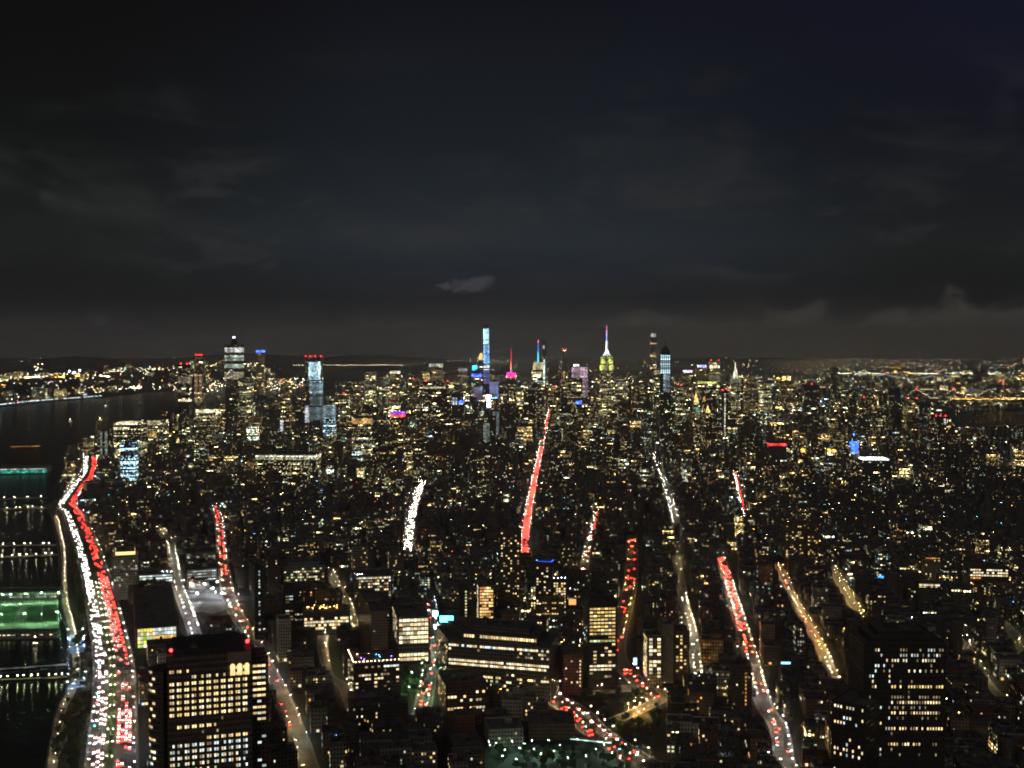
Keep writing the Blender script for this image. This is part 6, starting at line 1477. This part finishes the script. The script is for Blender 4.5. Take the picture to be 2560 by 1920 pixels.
GREENW = facade('green_shed', (.2, .28, .22), 5, 4.5, 0)
shed('long two-storey pier shed with green-white windows behind the pitches', (-110, 1500), (142, 1496), 34, 10, GREENW, wins=(1, 9, 5, 4, 3.6, 1.2, lambda r_, c_, nr, nc: random.choice((6, 3, 6)) if random.random() < .7 else None))
shed('low front pier shed with a line of small lit doors before the pitches', (-110, 1596), (140, 1592), 14, 7, GREENW, wins=(1, 5, 6, 4, 3.4, .8, lambda r_, c_, nr, nc: random.choice((2, 0)) if random.random() < .6 else None))
def court(q, label):
    P = [gnd(*p) for p in q]; r = thing('tennis_court', label, 'sports court', (0, 0, 0)); mb = MB(); mb.face([(p.x, p.y, .1) for p in P]); mb.build('surface', BLUECOURT, r); ln = MB()
    for t in (.08, .5, .92): a, b = P[0].lerp(P[3], t), P[1].lerp(P[2], t); u = (b - a).normalized(); c = (a + b) / 2; ln.box(c.x, c.y, .105, (b - a).length * .9, .25, .01, math.degrees(math.atan2(u.x, u.y)) - 90)
    ln.build('line_markings', PAINT, r)
    for p in (P[0], P[1], P[2], P[3]): pass
COURTL = glow('court_lamp', (.6, .82, 1), 900, 'FRONT_BACK')
for q, lab in ((((172, 1612), (209, 1608), (208, 1588), (170, 1590)), 'blue floodlit tennis court, upper of the two beside the river path'), (((174, 1634), (211, 1630), (210, 1614), (172, 1616)), 'blue floodlit tennis court, lower of the two beside the river path'), (((169, 1724), (212, 1716), (214, 1698), (171, 1704)), 'single blue floodlit court nearer along the park strip')):
    court(q, lab)
    for p in (q[0], q[1], q[2], q[3]): mast(gnd(*p), 9, COURTL, 'floodlight_mast', 'court floodlight at a corner of the blue courts', 'court floodlights', 2, .7)
def boat(p, l, label, mat, s=1.0):
    r = thing('boat', label, 'boat', (p.x, p.y, -2.2)); mb = MB(); h = [(-l / 2, -l * .13), (l * .25, -l * .14), (l / 2, 0), (l * .25, l * .14), (-l / 2, l * .13)]
    mb.prism(h, -.3, 2.4, 0, True, True, 1.04); mb.build('hull', plain('hull_' + str(len(MATS)), (.3, .3, .3), .6), r)
    mb = MB(); mb.box(-l * .08, 0, 2.4, l * .5, l * .18, 2.6, 0); mb.build('cabin', PAINT, r); mb = MB(); mb.box(-l * .08, 0, 3.4, l * .5 + .4, l * .18 + .4, .9); mb.build('window_row', mat, r)
    mb = MB(); mb.tube((-l * .1, 0, 5), (-l * .1, 0, 11), .15, k=5); mb.build('mast', METAL, r); mb = MB(); mb.tube((-l * .1, 0, 11), (-l * .1, 0, 12.2), .8 * s, k=7); mb.build('masthead_lamp', FARWARM, r)
boat(gnd(177, 1053), 26, 'small boat with a single white light in mid-river', gcol('cabin_warm', (1, .8, .5), 3))
boat(gnd(252, 1050), 30, 'ferry with yellow-lit cabin nearing the near shore', gcol('cabin_yellow', (1, .85, .3), 4))
boat(gnd(265, 1017), 24, 'boat with faint grey lights near the far promenade', gcol('cabin_grey', (.9, .9, .9), 2), .7)
boat(gnd(90, 1610), 10, 'small launch with one lamp moored between the near piers', gcol('cabin_warm', (1, .8, .5), 3), .3)
# white promenade lamps along the far bank
m2 = MB(); m2.tube((0, 0, 0), (0, 0, 9), .2, k=5, mi=1); m2.tube((0, 0, 9), (0, 0, 13), 2.0, 1.6, 7); o = m2.build('promenade_lamp', [glow('promenade_white', (.75, .92, 1), 5), METAL]); me = o.data; bpy.data.objects.remove(o)
fp = [gnd(*p) for p in ((-10, 1017), (60, 1009), (120, 1003.5), (180, 999), (256, 993))]; fp = catmull(fp, 60); L_ = sum((b - a).length for a, b in zip(fp, fp[1:]))
for p, t in walk(fp, L_ / 74, 3):
    if random.random() < .14: continue
    tag(link('promenade_lamp', me, None, (p.x, p.y, 0)), 'white promenade lamp in the long string on the far river bank', 'lamp', 'far promenade lamps')

# ------------------------------------------------------------------ night haze
hm = new_mat('haze_air'); g = G(hm); v = g.n('ShaderNodeVolumePrincipled'); v.inputs['Color'].default_value = (.92, .93, .97, 1); v.inputs['Density'].default_value = 6.5e-5; v.inputs['Anisotropy'].default_value = .2
g.L.new(v.outputs[0], g.out.inputs['Volume']); hm.cycles.homogeneous_volume = True
mb = MB(); mb.prism([(-30000, -3000), (30000, -3000), (30000, 27500), (-30000, 27500)], -7.5, 640, 0, True, True)
hz = mb.build('haze', hm); tag(hz, 'thin night haze over the whole city', kind='stuff')
print('cars', N_CARS[0], 'far traffic', len(FAR_TRAFFIC), 'lamps', N_LAMPS[0], 'far lamps', len(FARLAMP), 'trees', N_TREES[0], 'objects', len(bpy.data.objects))
